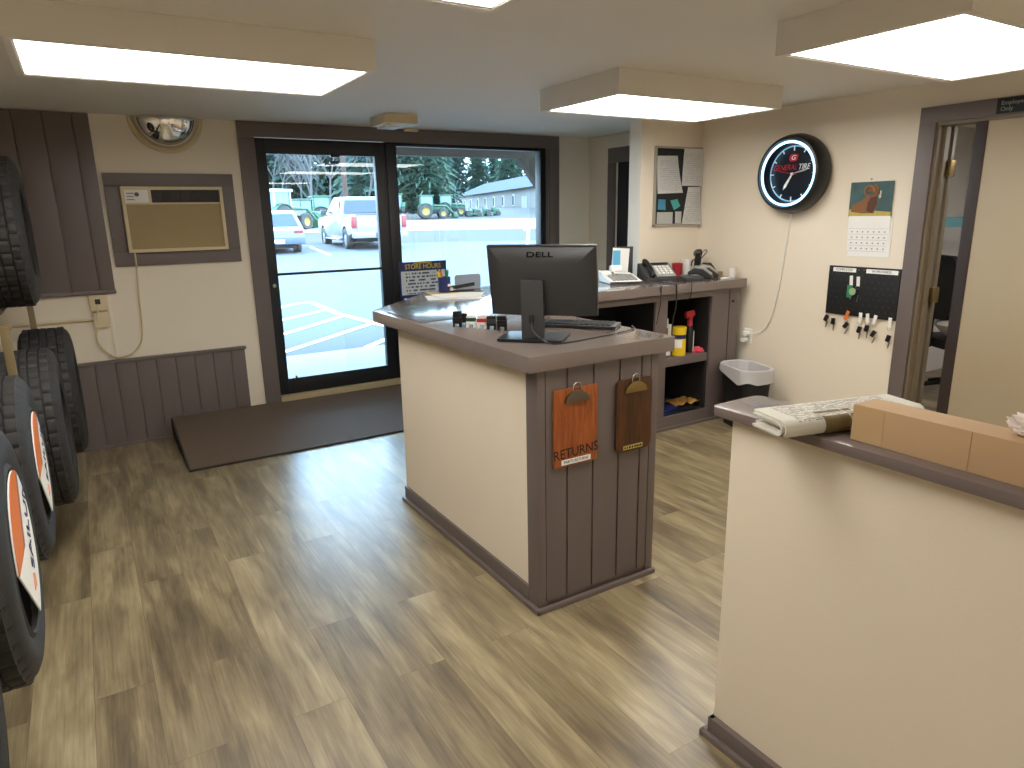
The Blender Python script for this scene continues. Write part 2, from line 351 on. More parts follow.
# wainscot (structure, grooved boards)
def boards(bm, x0, x1, z0, z1, y, t, pitch, first, gap=.007):
    xs = [x0]; x = first
    while x < x1-.02: xs.append(x); x += pitch
    xs.append(x1)
    box(bm, x0, x1, y-t*.4, y, z0, z1)
    for a, b in zip(xs, xs[1:]): box(bm, a+gap/2, b-gap/2, y-t, y-t*.35, z0, z1, .003)
    return bm
bm = boards(B(), XL, .945, 0, .602, YF, .018, .127, XL+.06); box(bm, XL, .955, YF-.035, YF, .602, .626, .008)
box(bm, XL, .39, YF-.026, YF-.018, 0, .02, .003)
ST('trim_3', bm, M['trim'])
ST('trim_4', box(B(), .09, .113, YF-.006, YF, .626, 1.09, .002), M['wall'])
# far small threshold between trim and wall
# office door opening
tr = B(); box(tr, XR-.02, XR, 2.245, 2.338, 0, 2.03, .002); box(tr, XR-.02, XR, 1.27, 2.338, 2.03, 2.118, .002); box(tr, XR-.02, XR, 1.27, 1.36, 0, 2.03, .004)
ST('trim_5', tr, M['trim'])
bm = B(); box(bm, XR, XR+.13, 2.232, 2.25, 0, 2.03); box(bm, XR+.05, XR+.085, 2.215, 2.232, 0, 2.03, .003); box(bm, XR, XR+.13, 1.36, 2.232, 2.012, 2.03)
ST('trim_6', bm, M['jamb'])
d = STE('door_2'); ST('door_slab', box(B(), 4.415, 4.45, 2.226, 3.03, .01, 2.02, .003), M['jamb'], d)
for z in (1.78, 1.04, .3):
    bm = B(); box(bm, XR+.105, XR+.162, 2.196, 2.232, z-.045, z+.045, .003); cyl(bm, (XR+.15, 2.203, z-.048), (XR+.15, 2.203, z+.048), .009, n=10); ST('hinge', bm, M['brass'], d)
t = T('office_door_leaf', 'tan flush door leaf with dark edge strip standing in the office doorway', 'door', (4.30, 1.7, 0))
P('door_panel', box(B(), 4.275, 4.315, 1.365, 1.985, .012, 2.026, .002), M['tan'], t)
P('edge_strip', box(B(), 4.268, 4.322, 1.985, 2.045, .012, 2.026, .003), M['dark'], t)
# hall doorway
bm = B(); box(bm, XR-.02, XR, 5.06, 5.16, 0, 2.0, .002); box(bm, XR-.02, XR, 4.52, 5.16, 2.0, 2.13, .004); box(bm, XR-.02, XR, 4.52, 4.62, 0, 2.0, .004); ST('trim_7', bm, M['trim'])
d = STE('door_3'); ST('door_slab', box(B(), XR+.02, XR+.06, 4.62, 5.06, .01, 2.03), M['darkwall'], d); ST('door_knob', ball(B(), (XR+.0, 4.68, 1.0), .025), M['chrome'], d)
# baseboard right wall
ST('baseboard_right', box(B(), XR-.012, XR, 2.34, 3.5, 0, .07, .003), M['trim'])

# ------------------------------------------------------------------ ceiling lights
def ceiling_light(x, y, label):
    t = T('ceiling_light', label, 'ceiling light', (x, y, ZC-.12), group='boxed ceiling lights')
    bm = B(); w, h = .612, .345
    for a in ((-w, w, -h, -h+.025), (-w, w, h-.025, h), (-w, -w+.025, -h+.025, h-.025), (w-.025, w, -h+.025, h-.025)): box(bm, a[0], a[1], a[2], a[3], 0, .12, .002)
    box(bm, -w+.02, w-.02, -h+.02, h-.02, .10, .118)
    P('light_box', bm, M['ceil'], t, True)
    bm = B(); w2, h2 = .594, .318
    for a in ((-w2, w2, -h2, -h2+.012), (-w2, w2, h2-.012, h2), (-w2, -w2+.012, -h2, h2), (w2-.012, w2, -h2, h2)): box(bm, *a, .003, .02)
    P('lens_frame', bm, M['white'], t, True)
    P('diffuser', box(B(), -.584, .584, -.308, .308, .006, .014), M['lens'], t, True); return t
ceiling_light(.49, 3.14, 'boxed fluorescent ceiling light nearest the wall air conditioner')
ceiling_light(2.95, 3.115, 'boxed fluorescent ceiling light above the computer and shelf cabinet')
ceiling_light(2.95, 1.52, 'boxed fluorescent ceiling light beside the office doorway')
ceiling_light(.49, 1.52, 'boxed fluorescent ceiling light cut off by the top edge of the view')
for x in (.49, 2.95):  # unseen fixtures, added for light on the half wall
    ceiling_light(x, -1.5, 'unseen boxed ceiling light added behind the viewer to light the half wall')
ceiling_light(5.7, 1.5, 'boxed fluorescent ceiling light inside the office')
t = T('ceiling_emergency_light', 'small beige emergency light on the ceiling above the glass door', 'emergency light', (2.0, 4.8, 2.2))
P('housing', box(B(), 1.88, 2.12, 4.66, 4.94, 2.185, 2.2505, .008), M['almond'], t); P('lens', box(B(), 1.93, 2.06, 4.80, 4.955, 2.175, 2.215, .006), M['white'], t)
S('door_sensor', box(B(), 2.34, 2.46, 5.40, 5.438, 2.225, 2.249, .006), M['almond'], 'small beige sensor on the dark trim above the window', 'sensor')

# ------------------------------------------------------------------ front wall things
t = T('wall_panel', 'dark grooved board panel high on the front wall behind the tire', 'wall panel', (-.5, 5.44, 1.09))
P('boards', boards(B(), XL, .152, 1.09, ZC-.003, YF, .022, .16, XL+.03), M['trim'], t)
P('bottom_rail', box(B(), XL, .156, YF-.035, YF, 1.085, 1.11, .004), M['trim'], t)
t = T('convex_mirror', 'half dome security mirror where the front wall meets the ceiling', 'mirror', (.605, YF, 2.0))
mm = Matrix.Translation((.605, YF-.004, ZC-.003)) @ Matrix.Rotation(pi/2, 4, 'X')
P('mirror_dome', lathe(B(), [(.198*cos(a), .006+.12*sin(a)) for a in [i*pi/2/14 for i in range(14)]]+[(.0005, .126)], mm, 40, pi, 2*pi), M['mirror'], t)
P('rim', lathe(B(), [(.199, 0), (.199, .008), (.205, .014), (.213, .008), (.222, .012), (.231, .008), (.236, 0)], mm, 40, pi, 2*pi), M['almond'], t)
# air conditioner
t = T('air_conditioner', 'beige window air conditioner set in a dark frame in the wall', 'air conditioner', (.59, 5.45, 1.26))
bm = B(); x0, x1, z0, z1 = .177, .995, 1.262, 1.878
for a in ((x0, x1, z0, z0+.09), (x0, x1, z1-.085, z1), (x0, x0+.09, z0+.09, z1-.085), (x1-.09, x1, z0+.09, z1-.085)): box(bm, a[0], a[1], YF-.024, YF, a[2], a[3], .004)
box(bm, x0+.08, x1-.08, YF-.006, YF, z0+.08, z1-.08)
P('surround', bm, M['trim'], t)
ax0, ax1, az0, az1, ay = .268, .906, 1.353, 1.79, 5.385
bm = B(); e = .022
for a in ((ax0, ax1, az0, az0+e), (ax0, ax1, az1-e, az1), (ax0, ax0+e, az0+e, az1-e), (ax1-e, ax1, az0+e, az1-e), (ax0+e, ax1-e, 1.672, 1.684), (.432, .449, 1.684, az1-e)): box(bm, a[0], a[1], ay, YF-.006, a[2], a[3], .004)
box(bm, ax0+.01, ax1-.01, ay+.03, YF-.006, az0+.01, az1-.01)
P('case', bm, M['almond'], t)
bm = B(); box(bm, ax0+e, ax1-e, ay+.012, ay+.03, az0+e, 1.672)
for i in range(24):
    z = az0+e+.006+i*.0118; box(bm, ax0+e+.004, ax1-e-.004, ay+.006, ay+.014, z, z+.006)
P('intake_grille', bm, M['acgrille'], t)
bm = B(); box(bm, .449, ax1-e, ay+.024, ay+.03, 1.684, az1-e, mi=0)
for i in range(5):
    z = 1.69+i*.016; box(bm, .452, ax1-e-.002, ay+.008, ay+.024, z, z+.003)
for i in range(6): box(bm, .51+i*.062, .514+i*.062, ay+.006, ay+.024, 1.684, az1-e)
P('vent', bm, M['dark'], t)
c = P('control_panel', box(B(), ax0+e, .432, ay+.006, ay+.03, 1.684, az1-e, .002), M['white'], t)
P('knob', cyl(B(), (.362, ay+.006, 1.738), (.362, ay-.008, 1.738), .014), M['dgrey'], c)
bm = B()
for i in range(3): box(bm, .30, .345, ay+.003, ay+.008, 1.70+i*.02, 1.709+i*.02)
P('button', bm, M['grey'], c)
S('power_cord', tube(B(), [(.302, 5.42, 1.352), (.298, 5.435, 1.2), (.288, 5.445, 1.03), (.283, 5.447, .86), (.262, 5.44, .735), (.2, 5.43, .665), (.1, 5.425, .648), (.03, 5.432, .70), (-.002, 5.44, .78), (.012, 5.432, .88), (.03, 5.425, .99), (.034, 5.43, 1.02)], .006), M['almond'], 'beige power cord looping from the air conditioner to the outlet', 'cord')
t = T('wall_outlet', 'white outlet box with surface conduit below the dark wall panel', 'outlet', (.04, 5.45, .86))
P('outlet_box', box(B(), -.012, .083, YF-.035, YF, .975, 1.082, .004), M['almond'], t); P('lower_box', box(B(), -.004, .087, YF-.035, YF, .862, .965, .004), M['almond'], t)
P('conduit', cyl(B(), (XL, YF-.012, .915), (0, YF-.012, .915), .010, n=10), M['almond'], t); P('socket', box(B(), .02, .052, YF-.042, YF-.034, 1.02, 1.055, .003), M['black'], t)
# ramp
t = T('door_ramp', 'brown mat covered ramp leading up to the glass door', 'ramp', (1.4, 5.0, 0))
P('ramp_mat', prism(B(), [(4.60, .012), (5.436, .150), (5.436, .138), (4.60, .001)], 'X', .388, 2.30), M['mat'], t)
P('ramp_edge', prism(B(), [(4.585, 0), (4.598, .010), (5.434, .149), (5.434, .001)], 'X', .378, .390), M['matedge'], t)
P('ramp_lip', box(B(), .38, 2.30, 4.583, 4.60, .0005, .013, .003), M['matedge'], t)
P('ramp_body', prism(B(), [(4.62, .001), (5.434, .137), (5.434, .001)], 'X', .392, 2.30), M['matedge'], t)
# hours sign on glass
t = T('hours_sign', 'navy store hours sign on the window glass beside the door', 'sign', (2.46, 5.49, .9))
P('board', box(B(), 2.245, 2.69, 5.462, 5.468, .875, 1.182, .001), M['blue'], t)
P('hours_list', box(B(), 2.262, 2.675, 5.459, 5.462, .905, 1.105), M['hours'], t)
P('lettering', text_bm('STORE HOURS', .058, FRONT((2.468, 5.461, 1.14)), sx=.88), M['yellow'], t)
P('small_lettering', box(B(), 2.38, 2.55, 5.460, 5.462, 1.168, 1.174), M['yellow'], t)

# ------------------------------------------------------------------ service counter
CT = 1.067
t = T('service_counter', 'cream service counter with grooved grey brown end boards', 'counter', (1.7, 2.8, 0))
P('body', prism(B(), [(1.372, 2.07), (1.95, 2.07), (1.95, 3.38), (2.3, 3.9), (2.1, 4.16), (2.06, 4.16), (1.372, 3.40)], 'Z', 0, CT-.06), M['wall'], t)
bm = B(); box(bm, 1.37, 1.955, 2.055, 2.075, 0, CT-.06)
xs = [1.396, 1.501, 1.629, 1.762, 1.878, 1.932]
for a, b in zip(xs, xs[1:]): box(bm, a+.004, b-.004, 2.047, 2.058, .04, CT-.06, .003)
box(bm, 1.366, 1.396, 2.045, 2.075, 0, CT-.06, .002); box(bm, 1.930, 1.968, 2.045, 2.075, 0, CT-.06, .002)
P('end_boards', bm, M['trim'], t)
P('corner_board', box(B(), 1.362, 1.374, 2.045, 2.125, 0, CT-.06, .002), M['trim'], t)
P('baseboard', box(B(), 1.360, 1.374, 2.12, 3.405, 0, .085, .003), M['trim'], t)
bm = B(); box(bm, 1.343, 1.362, 2.025, 3.415, 0, .022, .007); box(bm, 1.343, 1.972, 2.025, 2.046, 0, .022, .007)
P('shoe_moulding', bm, M['trim'], t)
P('worktop', prism(B(), [(1.313, 2.022), (2.034, 2.022), (2.045, 3.46), (4.20, 3.46), (4.20, 4.018), (3.62, 4.018), (3.62, 4.28), (1.985, 4.28), (1.303, 3.582)], 'Z', CT-.062, CT, .005), M['top'], t)
# far cabinet
t = T('shelf_cabinet', 'grey brown open shelf cabinet under the far worktop', 'cabinet', (3.2, 3.7, 0))
yf = 3.50; bm = B()
box(bm, 2.2, 4.165, yf, yf+.02, .955, 1.003); box(bm, 2.2, 4.165, yf, yf+.02, .0, .10)
box(bm, 2.2, 2.3, yf, yf+.02, .1, .955); box(bm, 3.325, 3.437, yf, yf+.02, .1, .955, .002); box(bm, 3.88, 4.165, yf, yf+.02, .1, .955, .002)
P('face_frame', bm, M['trim'], t)
P('door_groove', box(B(), 4.062, 4.068, yf-.002, yf+.004, .1, .99), M['dark'], t)
P('hook', cyl(B(), (4.10, yf-.012, .90), (4.10, yf, .90), .008), M['dark'], t)
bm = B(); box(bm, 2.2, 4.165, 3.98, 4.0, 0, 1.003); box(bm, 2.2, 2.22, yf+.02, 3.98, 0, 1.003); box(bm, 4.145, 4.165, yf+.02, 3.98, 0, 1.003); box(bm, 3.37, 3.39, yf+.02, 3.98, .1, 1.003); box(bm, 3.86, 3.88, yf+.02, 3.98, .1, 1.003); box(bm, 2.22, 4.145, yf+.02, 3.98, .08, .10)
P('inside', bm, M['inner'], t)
P('shelf', box(B(), 3.39, 3.86, yf+.004, 3.98, .475, .535, .003), M['trim'], t)
P('shelf', box(B(), 2.22, 3.37, yf+.03, 3.98, .50, .53, .003), M['trim'], t)
P('shoe_moulding', box(B(), 2.2, 4.17, yf-.016, yf, 0, .022, .006), M['trim'], t)
# ------------------------------------------------------------------ half wall with ledge
t = T('half_wall', 'cream half wall with grey brown ledge in front of the office', 'half wall', (1.5, .3, 0))
P('wall_body', box(B(), 1.445, 1.575, -1.6, 1.207, 0, 1.022), M['wall'], t)
P('ledge', prism(B(), rr(1.51, -.175, .2, 2.87, .025), 'Z', 1.022, 1.05, .009), M['cap'], t)
bm = B(); box(bm, 1.425, 1.446, -1.6, 1.214, 0, .068, .003); box(bm, 1.425, 1.595, 1.196, 1.214, 0, .068, .003)
P('baseboard', bm, M['trim'], t)
bm = B(); box(bm, 1.408, 1.426, -1.6, 1.232, 0, .02, .006); box(bm, 1.408, 1.6, 1.213, 1.232, 0, .02, .006); P('shoe_moulding', bm, M['trim'], t)
# ------------------------------------------------------------------ things on the half wall
t = T('newspaper', 'folded newspaper lying across the end of the ledge', 'newspaper', (1.511, .955, 1.0505), rad(-15))
def fold_profile(y0, y1, z0, z1, thick):
    """C shaped fold, rounded on the -Y side"""
    zc, r = (z0+z1)/2, (z1-z0)/2; out = []; 
    o = [(y1, z0)]+[(y0+r-r*sin(a), zc-r*cos(a)) for a in [pi*i/10 for i in range(11)]]+[(y1, z1)]
    ri = r-thick
    inn = [(y1, z1-thick)]+[(y0+r-ri*sin(a), zc+ri*cos(a)) for a in [pi*i/10 for i in range(11)]]+[(y1, z0+thick)]
    return o+inn
for i, (a, b, c, dd, x0, x1) in enumerate(((-.058, .064, .001, .045, -.185, .22), (-.051, .058, .0065, .0395, -.192, .215), (-.044, .062, .012, .034, -.18, .21))):
    P('sheet', prism(B(), fold_profile(a, b, c, dd, .0045), 'X', x0, x1), M['news'], t, True)
P('inner_pages', prism(B(), [(-.025, .018), (.055, .021), (.055, .028), (-.025, .026)], 'X', -.17, .2), M['paper'], t, True)
bm = B()
for (xa, xb, mi) in ((-.075, .0, 0), (.004, .028, 1), (.034, .12, 2)):
    zc, r, y0 = .023, .0226, -.0586; pr = [(y0+r-r*sin(a), zc-r*cos(a)) for a in [pi*(.12+.76*i/8) for i in range(9)]]+[(-.008, .0456)]
    A = [bm.verts.new((xa, y, z)) for y, z in pr]; C = [bm.verts.new((xb, y, z)) for y, z in pr]; bridge(bm, A, C, mi, False)
P('front_picture', bm, [mat('picture_olive', (104, 90, 52), .7, var=.4, vscale=40), mat('picture_brown', (120, 66, 40), .7, var=.3, vscale=40), mat('picture_sand', (190, 152, 98), .7, var=.3, vscale=30)], t, True)
t = T('carton', 'long narrow cardboard carton lying on the ledge', 'box', (1.5, .5, 1.05))
bm = box(B(), 1.452, 1.535, .1, .872, 1.0505, 1.136, .002); P('carton_body', bm, M['card'], t)
bm = B(); box(bm, 1.4512, 1.4525, .80, .873, 1.052, 1.134); box(bm, 1.452, 1.535, .8715, .873, 1.06, 1.126); P('tape', bm, M['tape'], t)
bm = B(); box(bm, 1.4513, 1.4522, .622, .6235, 1.052, 1.135); box(bm, 1.4513, 1.4522, .448, .4495, 1.052, 1.135); bm.free()
for y in (.622, .448): P('crease', box(B(), 1.4513, 1.4522, y, y+.0015, 1.052, 1.135), mat('crease_brown', (150, 114, 78), .8), t)
random.seed(3); bm = B(); bmesh.ops.create_icosphere(bm, subdivisions=4, radius=.06)
from mathutils import noise
for v in bm.verts:
    n = v.co.normalized(); k = noise.noise(n*3.1)*.5+noise.noise(n*7)*.3
    v.co = Vector((n.x*.03, n.y*.05, n.z*.026+.02))*1.0*(1+k*.7)
    v.co.z = max(v.co.z, .001)
bm.transform(Matrix.Translation((1.508, .532, 1.1365))); S('plastic_bag', bm, M['bag'], 'crumpled translucent plastic bag on the cardboard carton', 'plastic bag')

# ------------------------------------------------------------------ monitor and desk things
a, ti = rad(-47.46), rad(11.96)
mr = Matrix.Rotation(a, 4, 'Z'); root = Vector((1.62, 2.36, CT))
t = T('computer_monitor', 'black flat monitor seen from behind on the service counter', 'monitor', root, a)
# local: -Y faces camera (back of the monitor), Z up
c0 = mr.inverted() @ (Vector((1.553, 2.291, 1.305))-root)
tm = Matrix.Translation(c0) @ Matrix.Rotation(ti, 4, 'X')
def PM(name, bm, m, par): bm.transform(tm); return P(name, bm, m, par, True)
W2, H2 = .2225, .145
bm = B(); box(bm, -W2, W2, 0, .022, -H2, H2, .004)
def ringq(w, h, y, dz=0): return [bm.verts.new(p) for p in ((-w, y, -h+dz), (w, y, -h+dz), (w, y, h+dz), (-w, y, h+dz))]
A = ringq(W2-.002, H2-.002, .004); C = [bm.verts.new(p) for p in ((-W2*.68, -.032, -H2*.93), (W2*.68, -.032, -H2*.93), (W2*.68, -.04, H2*.56), (-W2*.68, -.04, H2*.56))]; bridge(bm, A, C); bm.faces.new(C)
shell = PM('back_shell', bm, mat('monitor_shell', (50, 50, 51), .4), t)
PM('screen', box(B(), -W2+.014, W2-.014, .021, .024, -H2+.014, H2-.014), mat('screen_glass', (18, 22, 30), .1), t)
tx = text_bm('DELL', .031, Matrix.Translation((0, -.0200, .113)) @ Matrix.Rotation(rad(-36), 4, 'X') @ FRONT((0, 0, 0)), sx=1.6, ext=.002); PM('lettering', tx, mat('letter_black', (5, 5, 5), .9, spec=.1), t)
zb = -c0.z  # table relative to centre
sx = c0.x-.028; sy = c0.y
P('stand_column', obox(B(), (sx, sy-.045, .125), (.092, .028, .245), Matrix.Rotation(rad(3), 3, 'X'), .005), M['dgrey'], t, True)
P('stand_neck', obox(B(), (sx, sy-.02, .22), (.08, .06, .05), None, .004), M['dgrey'], t, True)
P('stand_slot', box(B(), sx-.012, sx+.006, sy-.067, sy-.055, .075, .108, .002), M['mblack'], t, True)
bm = prism(B(), rr(sx-.01, sy+.01, .27, .2, .02), 'Z', .001, .013, .004); P('stand_base', bm, M['black'], t, True)
def pl(x, y, z): return mr @ Vector((x, y, z)) + root
P('cable', tube(B(), [pl(sx, sy-.068, .08), pl(sx+.01, sy-.085, .05), pl(sx+.05, sy-.10, .02), pl(sx+.12, sy-.11, .006), (1.86, 2.20, 1.072), (2.0, 2.24, 1.072), (2.028, 2.28, 1.074), (2.046, 2.30, 1.07), (2.052, 2.3, 1.03), (2.048, 2.3, .95)], .0032), M['black'], t)
t = T('keyboard', 'black keyboard on the counter behind the monitor', 'keyboard', (1.86, 2.48, CT), rad(-52))
P('key_deck', prism(B(), rr(0, 0, .40, .14, .012), 'Z', .001, .016, .004), M['dgrey'], t, True)
bm = B()
for i in range(6):
    for j in range(15):
        if i == 0 and 3 < j < 9: continue
        box(bm, -.185+j*.0245, -.185+j*.0245+.02, -.058+i*.0195, -.058+i*.0195+.016, .016, .021, .002)
box(bm, -.087, .031, -.058, -.042, .016, .021, .002); P('keys', bm, M['black'], t, True)
t = T('computer_mouse', 'small black mouse on the counter beside the keyboard', 'mouse', (1.74, 2.66, CT), rad(30))
bm = B(); ball(bm, (0, 0, .004), .03, (1, 1.7, 1.0)); bmesh.ops.bisect_plane(bm, geom=bm.verts[:]+bm.edges[:]+bm.faces[:], plane_co=(0, 0, .001), plane_no=(0, 0, -1), clear_outer=True); P('mouse_body', bm, M['black'], t, True)
P('scroll_wheel', cyl(B(), (-.004, .03, .03), (.004, .03, .03), .006), M['grey'], t, True)
# desk pad and papers
S('desk_pad', prism(B(), [(1.342, 3.46), (1.335, 3.0), (1.56, 3.03), (1.80, 3.58), (1.7, 3.72)], 'Z', CT+.0008, CT+.0045, .001), mat('grey_desk_pad', (96, 100, 104), .15), 'thin grey desk pad on the worktop corner near the door', 'desk pad')
t = T('paper_stack', 'stack of loose white papers on the worktop corner', 'papers', (2.0, 3.85, CT))
for i, (x, y, r, wd, h) in enumerate(((1.93, 3.83, -20, .34, .24), (2.02, 3.92, -35, .30, .22), (1.97, 3.86, -8, .28, .215))):
    P('sheet', obox(B(), (x, y, CT+.002+i*.003), (wd, h, .0024), Matrix.Rotation(rad(r), 3, 'Z')), M['paper'], t)
S('manila_folder', obox(B(), (1.97, 4.07, CT+.004), (.2, .17, .006), Matrix.Rotation(rad(-12), 3, 'Z'), .002), mat('manila', (204, 160, 96), .8), 'tan manila folder beneath the pencil cup', 'folder')
t = T('pencil_cup', 'navy pencil cup on the worktop corner by the window', 'cup', (1.985, 4.07, CT+.0075))
P('cup_body', lathe(B(), [(.0005, 0), (.036, 0), (.040, .002), (.042, .10), (.038, .10), (.036, .006), (.0005, .006)], Matrix.Identity(4), 24), M['blue'], t, True)
P('cup_label', box(B(), .005, .03, -.0425, -.039, .04, .056, .002), M['white'], t, True)
def stick(name, p0, p1, col, r, lab):
    b0 = Vector((1.985, 4.07, CT+.0075)); t = T(name, lab, name, b0)
    P('barrel', cyl(B(), b0+Vector(p0), b0+Vector(p1), r, n=8), M[col], t)
    dd = (Vector(p1)-Vector(p0)).normalized(); P('tip', cyl(B(), b0+Vector(p1), b0+Vector(p1)+dd*.014, r, r*.3, 8), M['black'] if col != 'green' else M['green'], t)
stick('pencil', (-.012, 0, .008), (-.042, 0, .14), 'yellow', .009, 'yellow highlighter leaning out of the navy pencil cup')
stick('marker', (.012, .004, .008), (.030, .004, .135), 'green', .008, 'green marker standing in the navy pencil cup')
stick('pen', (-.004, .012, .008), (-.030, -.02, .145), 'orange', .006, 'orange pen leaning in the navy pencil cup')
t = T('stapler', 'black stapler lying beside the pencil cup', 'stapler', (2.09, 4.03, CT+.009), rad(-8))
P('stapler_base', box(B(), -.085, .085, -.018, .018, 0, .012, .003), M['black'], t, True); P('stapler_arm', obox(B(), (0, 0, .036), (.18, .03, .026), Matrix.Rotation(rad(-7), 3, 'Y'), .008), M['black'], t, True)
P('hinge', cyl(B(), (-.075, -.019, .022), (-.075, .019, .022), .013), M['chrome'], t, True)
t = T('document_holder', 'grey rounded plastic panel standing behind the stapler', 'desk panel', (2.23, 4.2, CT))
P('panel', prism(B(), rr(2.235, 1.118, .2, .098, .018), 'Y', 4.208, 4.216, .002), mat('blue_grey_plastic', (138, 146, 158), .5), t); P('foot', box(B(), 2.15, 2.32, 4.18, 4.245, CT+.001, CT+.008, .003), M['grey'], t)
# self inking stamps
def stamp(x, y, rz, body, band, h, lab):
    t = T('ink_stamp', lab, 'ink stamp', (x, y, CT), rz, 'ink stamps beside the monitor')
    bm = B()
    for sx_ in (-1, 1):
        for sy_ in (-1, 1): box(bm, sx_*.016-.004, sx_*.016+.004, sy_*.010-.004, sy_*.010+.004, .0008, .024, .001)
    box(bm, -.021, .021, -.015, .015, .018, .030, .002); P('feet', bm, M[body], t, True)
    P('band', box(B(), -.0212, .0212, -.0155, .0155, .030, .046, .002), M[band], t, True)
    P('handle', box(B(), -.020, .020, -.014, .014, .046, h, .004), M[body], t, True); return t
stamp(1.42, 2.79, rad(-35), 'black', 'black', .074, 'all black ink stamp at the door end of the stamp row')
stamp(1.455, 2.80, rad(-30), 'black', 'black', .06, 'squat black ink stamp behind the white banded stamps')
stamp(1.462, 2.735, rad(-40), 'white', 'dkgreen', .058, 'white ink stamp with dark green band')
stamp(1.490, 2.685, rad(-40), 'white', 'red', .062, 'white ink stamp with red band')
stamp(1.512, 2.635, rad(-40), 'mblack', 'dgrey', .06, 'black ink stamp with grey band next to the monitor edge')
stamp(1.536, 2.585, rad(-40), 'mblack', 'black', .064, 'dark ink stamp half hidden by the monitor')

# clipboards
def clipboard(x0, x1, z0, z1, m, lab, rounded):
    y = 2.046; t = T('clipboard', lab, 'clipboard', ((x0+x1)/2, y, z0))
    P('board', prism(B(), rr((x0+x1)/2, (z0+z1)/2, x1-x0, z1-z0, .028 if rounded else .004), 'Y', y-.014, y-.005, .0015), M[m], t)
    c = (x0+x1)/2; bm = prism(B(), [(c-.058, z1-.055), (c+.058, z1-.055), (c+.05, z1-.03), (c+.02, z1-.012), (c-.02, z1-.012), (c-.05, z1-.03)], 'Y', y-.026, y-.015, .003)
    k = P('clip', bm, M['brass' if rounded else 'dull'], t)
    bm = B(); tube(bm, [(c-.02, y-.018, z1-.012), (c-.016, y-.02, z1+.012), (c, y-.02, z1+.02), (c+.016, y-.02, z1+.012), (c+.02, y-.018, z1-.012)], .003); P('clip_spring', bm, M['chrome'], k)
    return t
t = clipboard(1.428, 1.637, .609, .922, 'mahog', 'orange brown wooden clipboard lettered for returns', False)
P('lettering', text_bm('RETURNS', .056, FRONT((1.533, 2.0315, .662)) @ Matrix.Rotation(rad(2), 4, 'Z'), sx=.92), M['mblack'], t)
P('label_strip', box(B(), 1.462, 1.604, 2.0302, 2.032, .616, .637), M['paper'], t)
P('label_lettering', text_bm('PARTS RETURNS', .0175, FRONT((1.533, 2.030, .6265)), sx=.93, ext=.0004), M['mblack'], t)
t = clipboard(1.735, 1.925, .607, .915, 'walnut', 'dark walnut clipboard with rounded corners and brass clip', True)
P('label_strip', box(B(), 1.775, 1.878, 2.0302, 2.032, .616, .633), M['straw'], t)
bm = B(); random.seed(5); x = 1.78
while x < 1.868:
    wd = random.uniform(.004, .009); box(bm, x, x+wd, 2.0298, 2.0306, .620, .629); x += wd+random.choice((.002, .002, .006))
P('label_print', bm, M['mblack'], t)

# ------------------------------------------------------------------ far worktop things
t = T('calculator', 'white and grey printing calculator on the far worktop', 'calculator', (3.32, 3.88, CT), rad(-20))
P('case', prism(B(), [(-.13, .0), (.13, 0), (.13, .058), (.05, .05), (-.13, .016)], 'X', -.12, .12, .005), M['white'], t, True)
kb = B()
for i in range(4):
    for j in range(6): obox(kb, (-.08+j*.032, -.10+i*.034, .026+i*.0065), (.024, .026, .014), Matrix.Rotation(rad(10), 3, 'X'), .003)
P('keys', kb, M['grey'], t, True); P('front_edge', box(B(), -.121, .121, -.134, -.128, .001, .013, .002), M['dgrey'], t, True)
P('paper_roll', cyl(B(), (-.04, .10, .085), (.04, .10, .085), .03, n=24), M['paper'], t, True)
P('tape', sheet(B(), [(-.035, .07, .07), (.035, .07, .07), (.035, .0, .062), (-.035, .0, .062)], .001), M['paper'], t, True)
P('roll_cover', prism(B(), [(.05, .05), (.13, .05), (.13, .075), (.10, .075)], 'X', -.12, -.045, .004), M['white'], t, True)
t = T('card_holder', 'dark grey card holder behind the calculator', 'card holder', (3.5, 4.05, CT), rad(-25))
P('back', box(B(), -.07, .08, .03, .04, 0.001, .24, .004), M['dgrey'], t, True); P('tray', box(B(), -.07, .08, -.03, .03, .001, .03, .004), M['dgrey'], t, True)
S('leaflet', obox(B(), (3.46, 4.045, CT+.032+.10), (.13, .004, .2), Matrix.Rotation(rad(-25), 3, 'Z') @ Matrix.Rotation(rad(4), 3, 'Y')), M['paper'], 'white leaflet standing in the dark card holder', 'leaflet')
S('blue_leaflet', obox(B(), (3.412, 4.03, CT+.032+.095), (.055, .004, .18), Matrix.Rotation(rad(-25), 3, 'Z')), M['skyblue'], 'narrow blue leaflet in the dark card holder', 'leaflet')
t = T('desk_phone', 'black desk phone with grey keypad on the far worktop', 'phone', (3.64, 3.83, CT), rad(-18))
P('base', prism(B(), [(-.10, .002), (.10, .002), (.10, .115), (.07, .12), (-.10, .025)], 'X', -.12, .12, .004), M['dgrey'], t, True)
RX = Matrix.Rotation(rad(29.2), 3, 'X')
def onface(x, s, h): return Vector((x, -.10+s*cos(rad(29.2)), .025+s*sin(rad(29.2))))+Vector((0, -sin(rad(29.2)), cos(rad(29.2))))*h
P('keypad_plate', obox(B(), onface(.035, .095, .001), (.15, .17, .004), RX, .001), M['grey'], t, True)
bm = B()
for i in range(4):
    for j in range(4): obox(bm, onface(-.012+j*.032, .045+i*.028, .006), (.022, .017, .008), RX, .002)
P('buttons', bm, M['white'], t, True); P('display', obox(B(), onface(.035, .172, .005), (.13, .026, .005), RX, .001), M['black'], t, True)
bm = B(); tube(bm, [onface(-.082, .0, .02), onface(-.082, .03, .034), onface(-.082, .095, .04), onface(-.082, .16, .034), onface(-.082, .19, .02)], lambda u: .019-.004*sin(pi*u), 12)
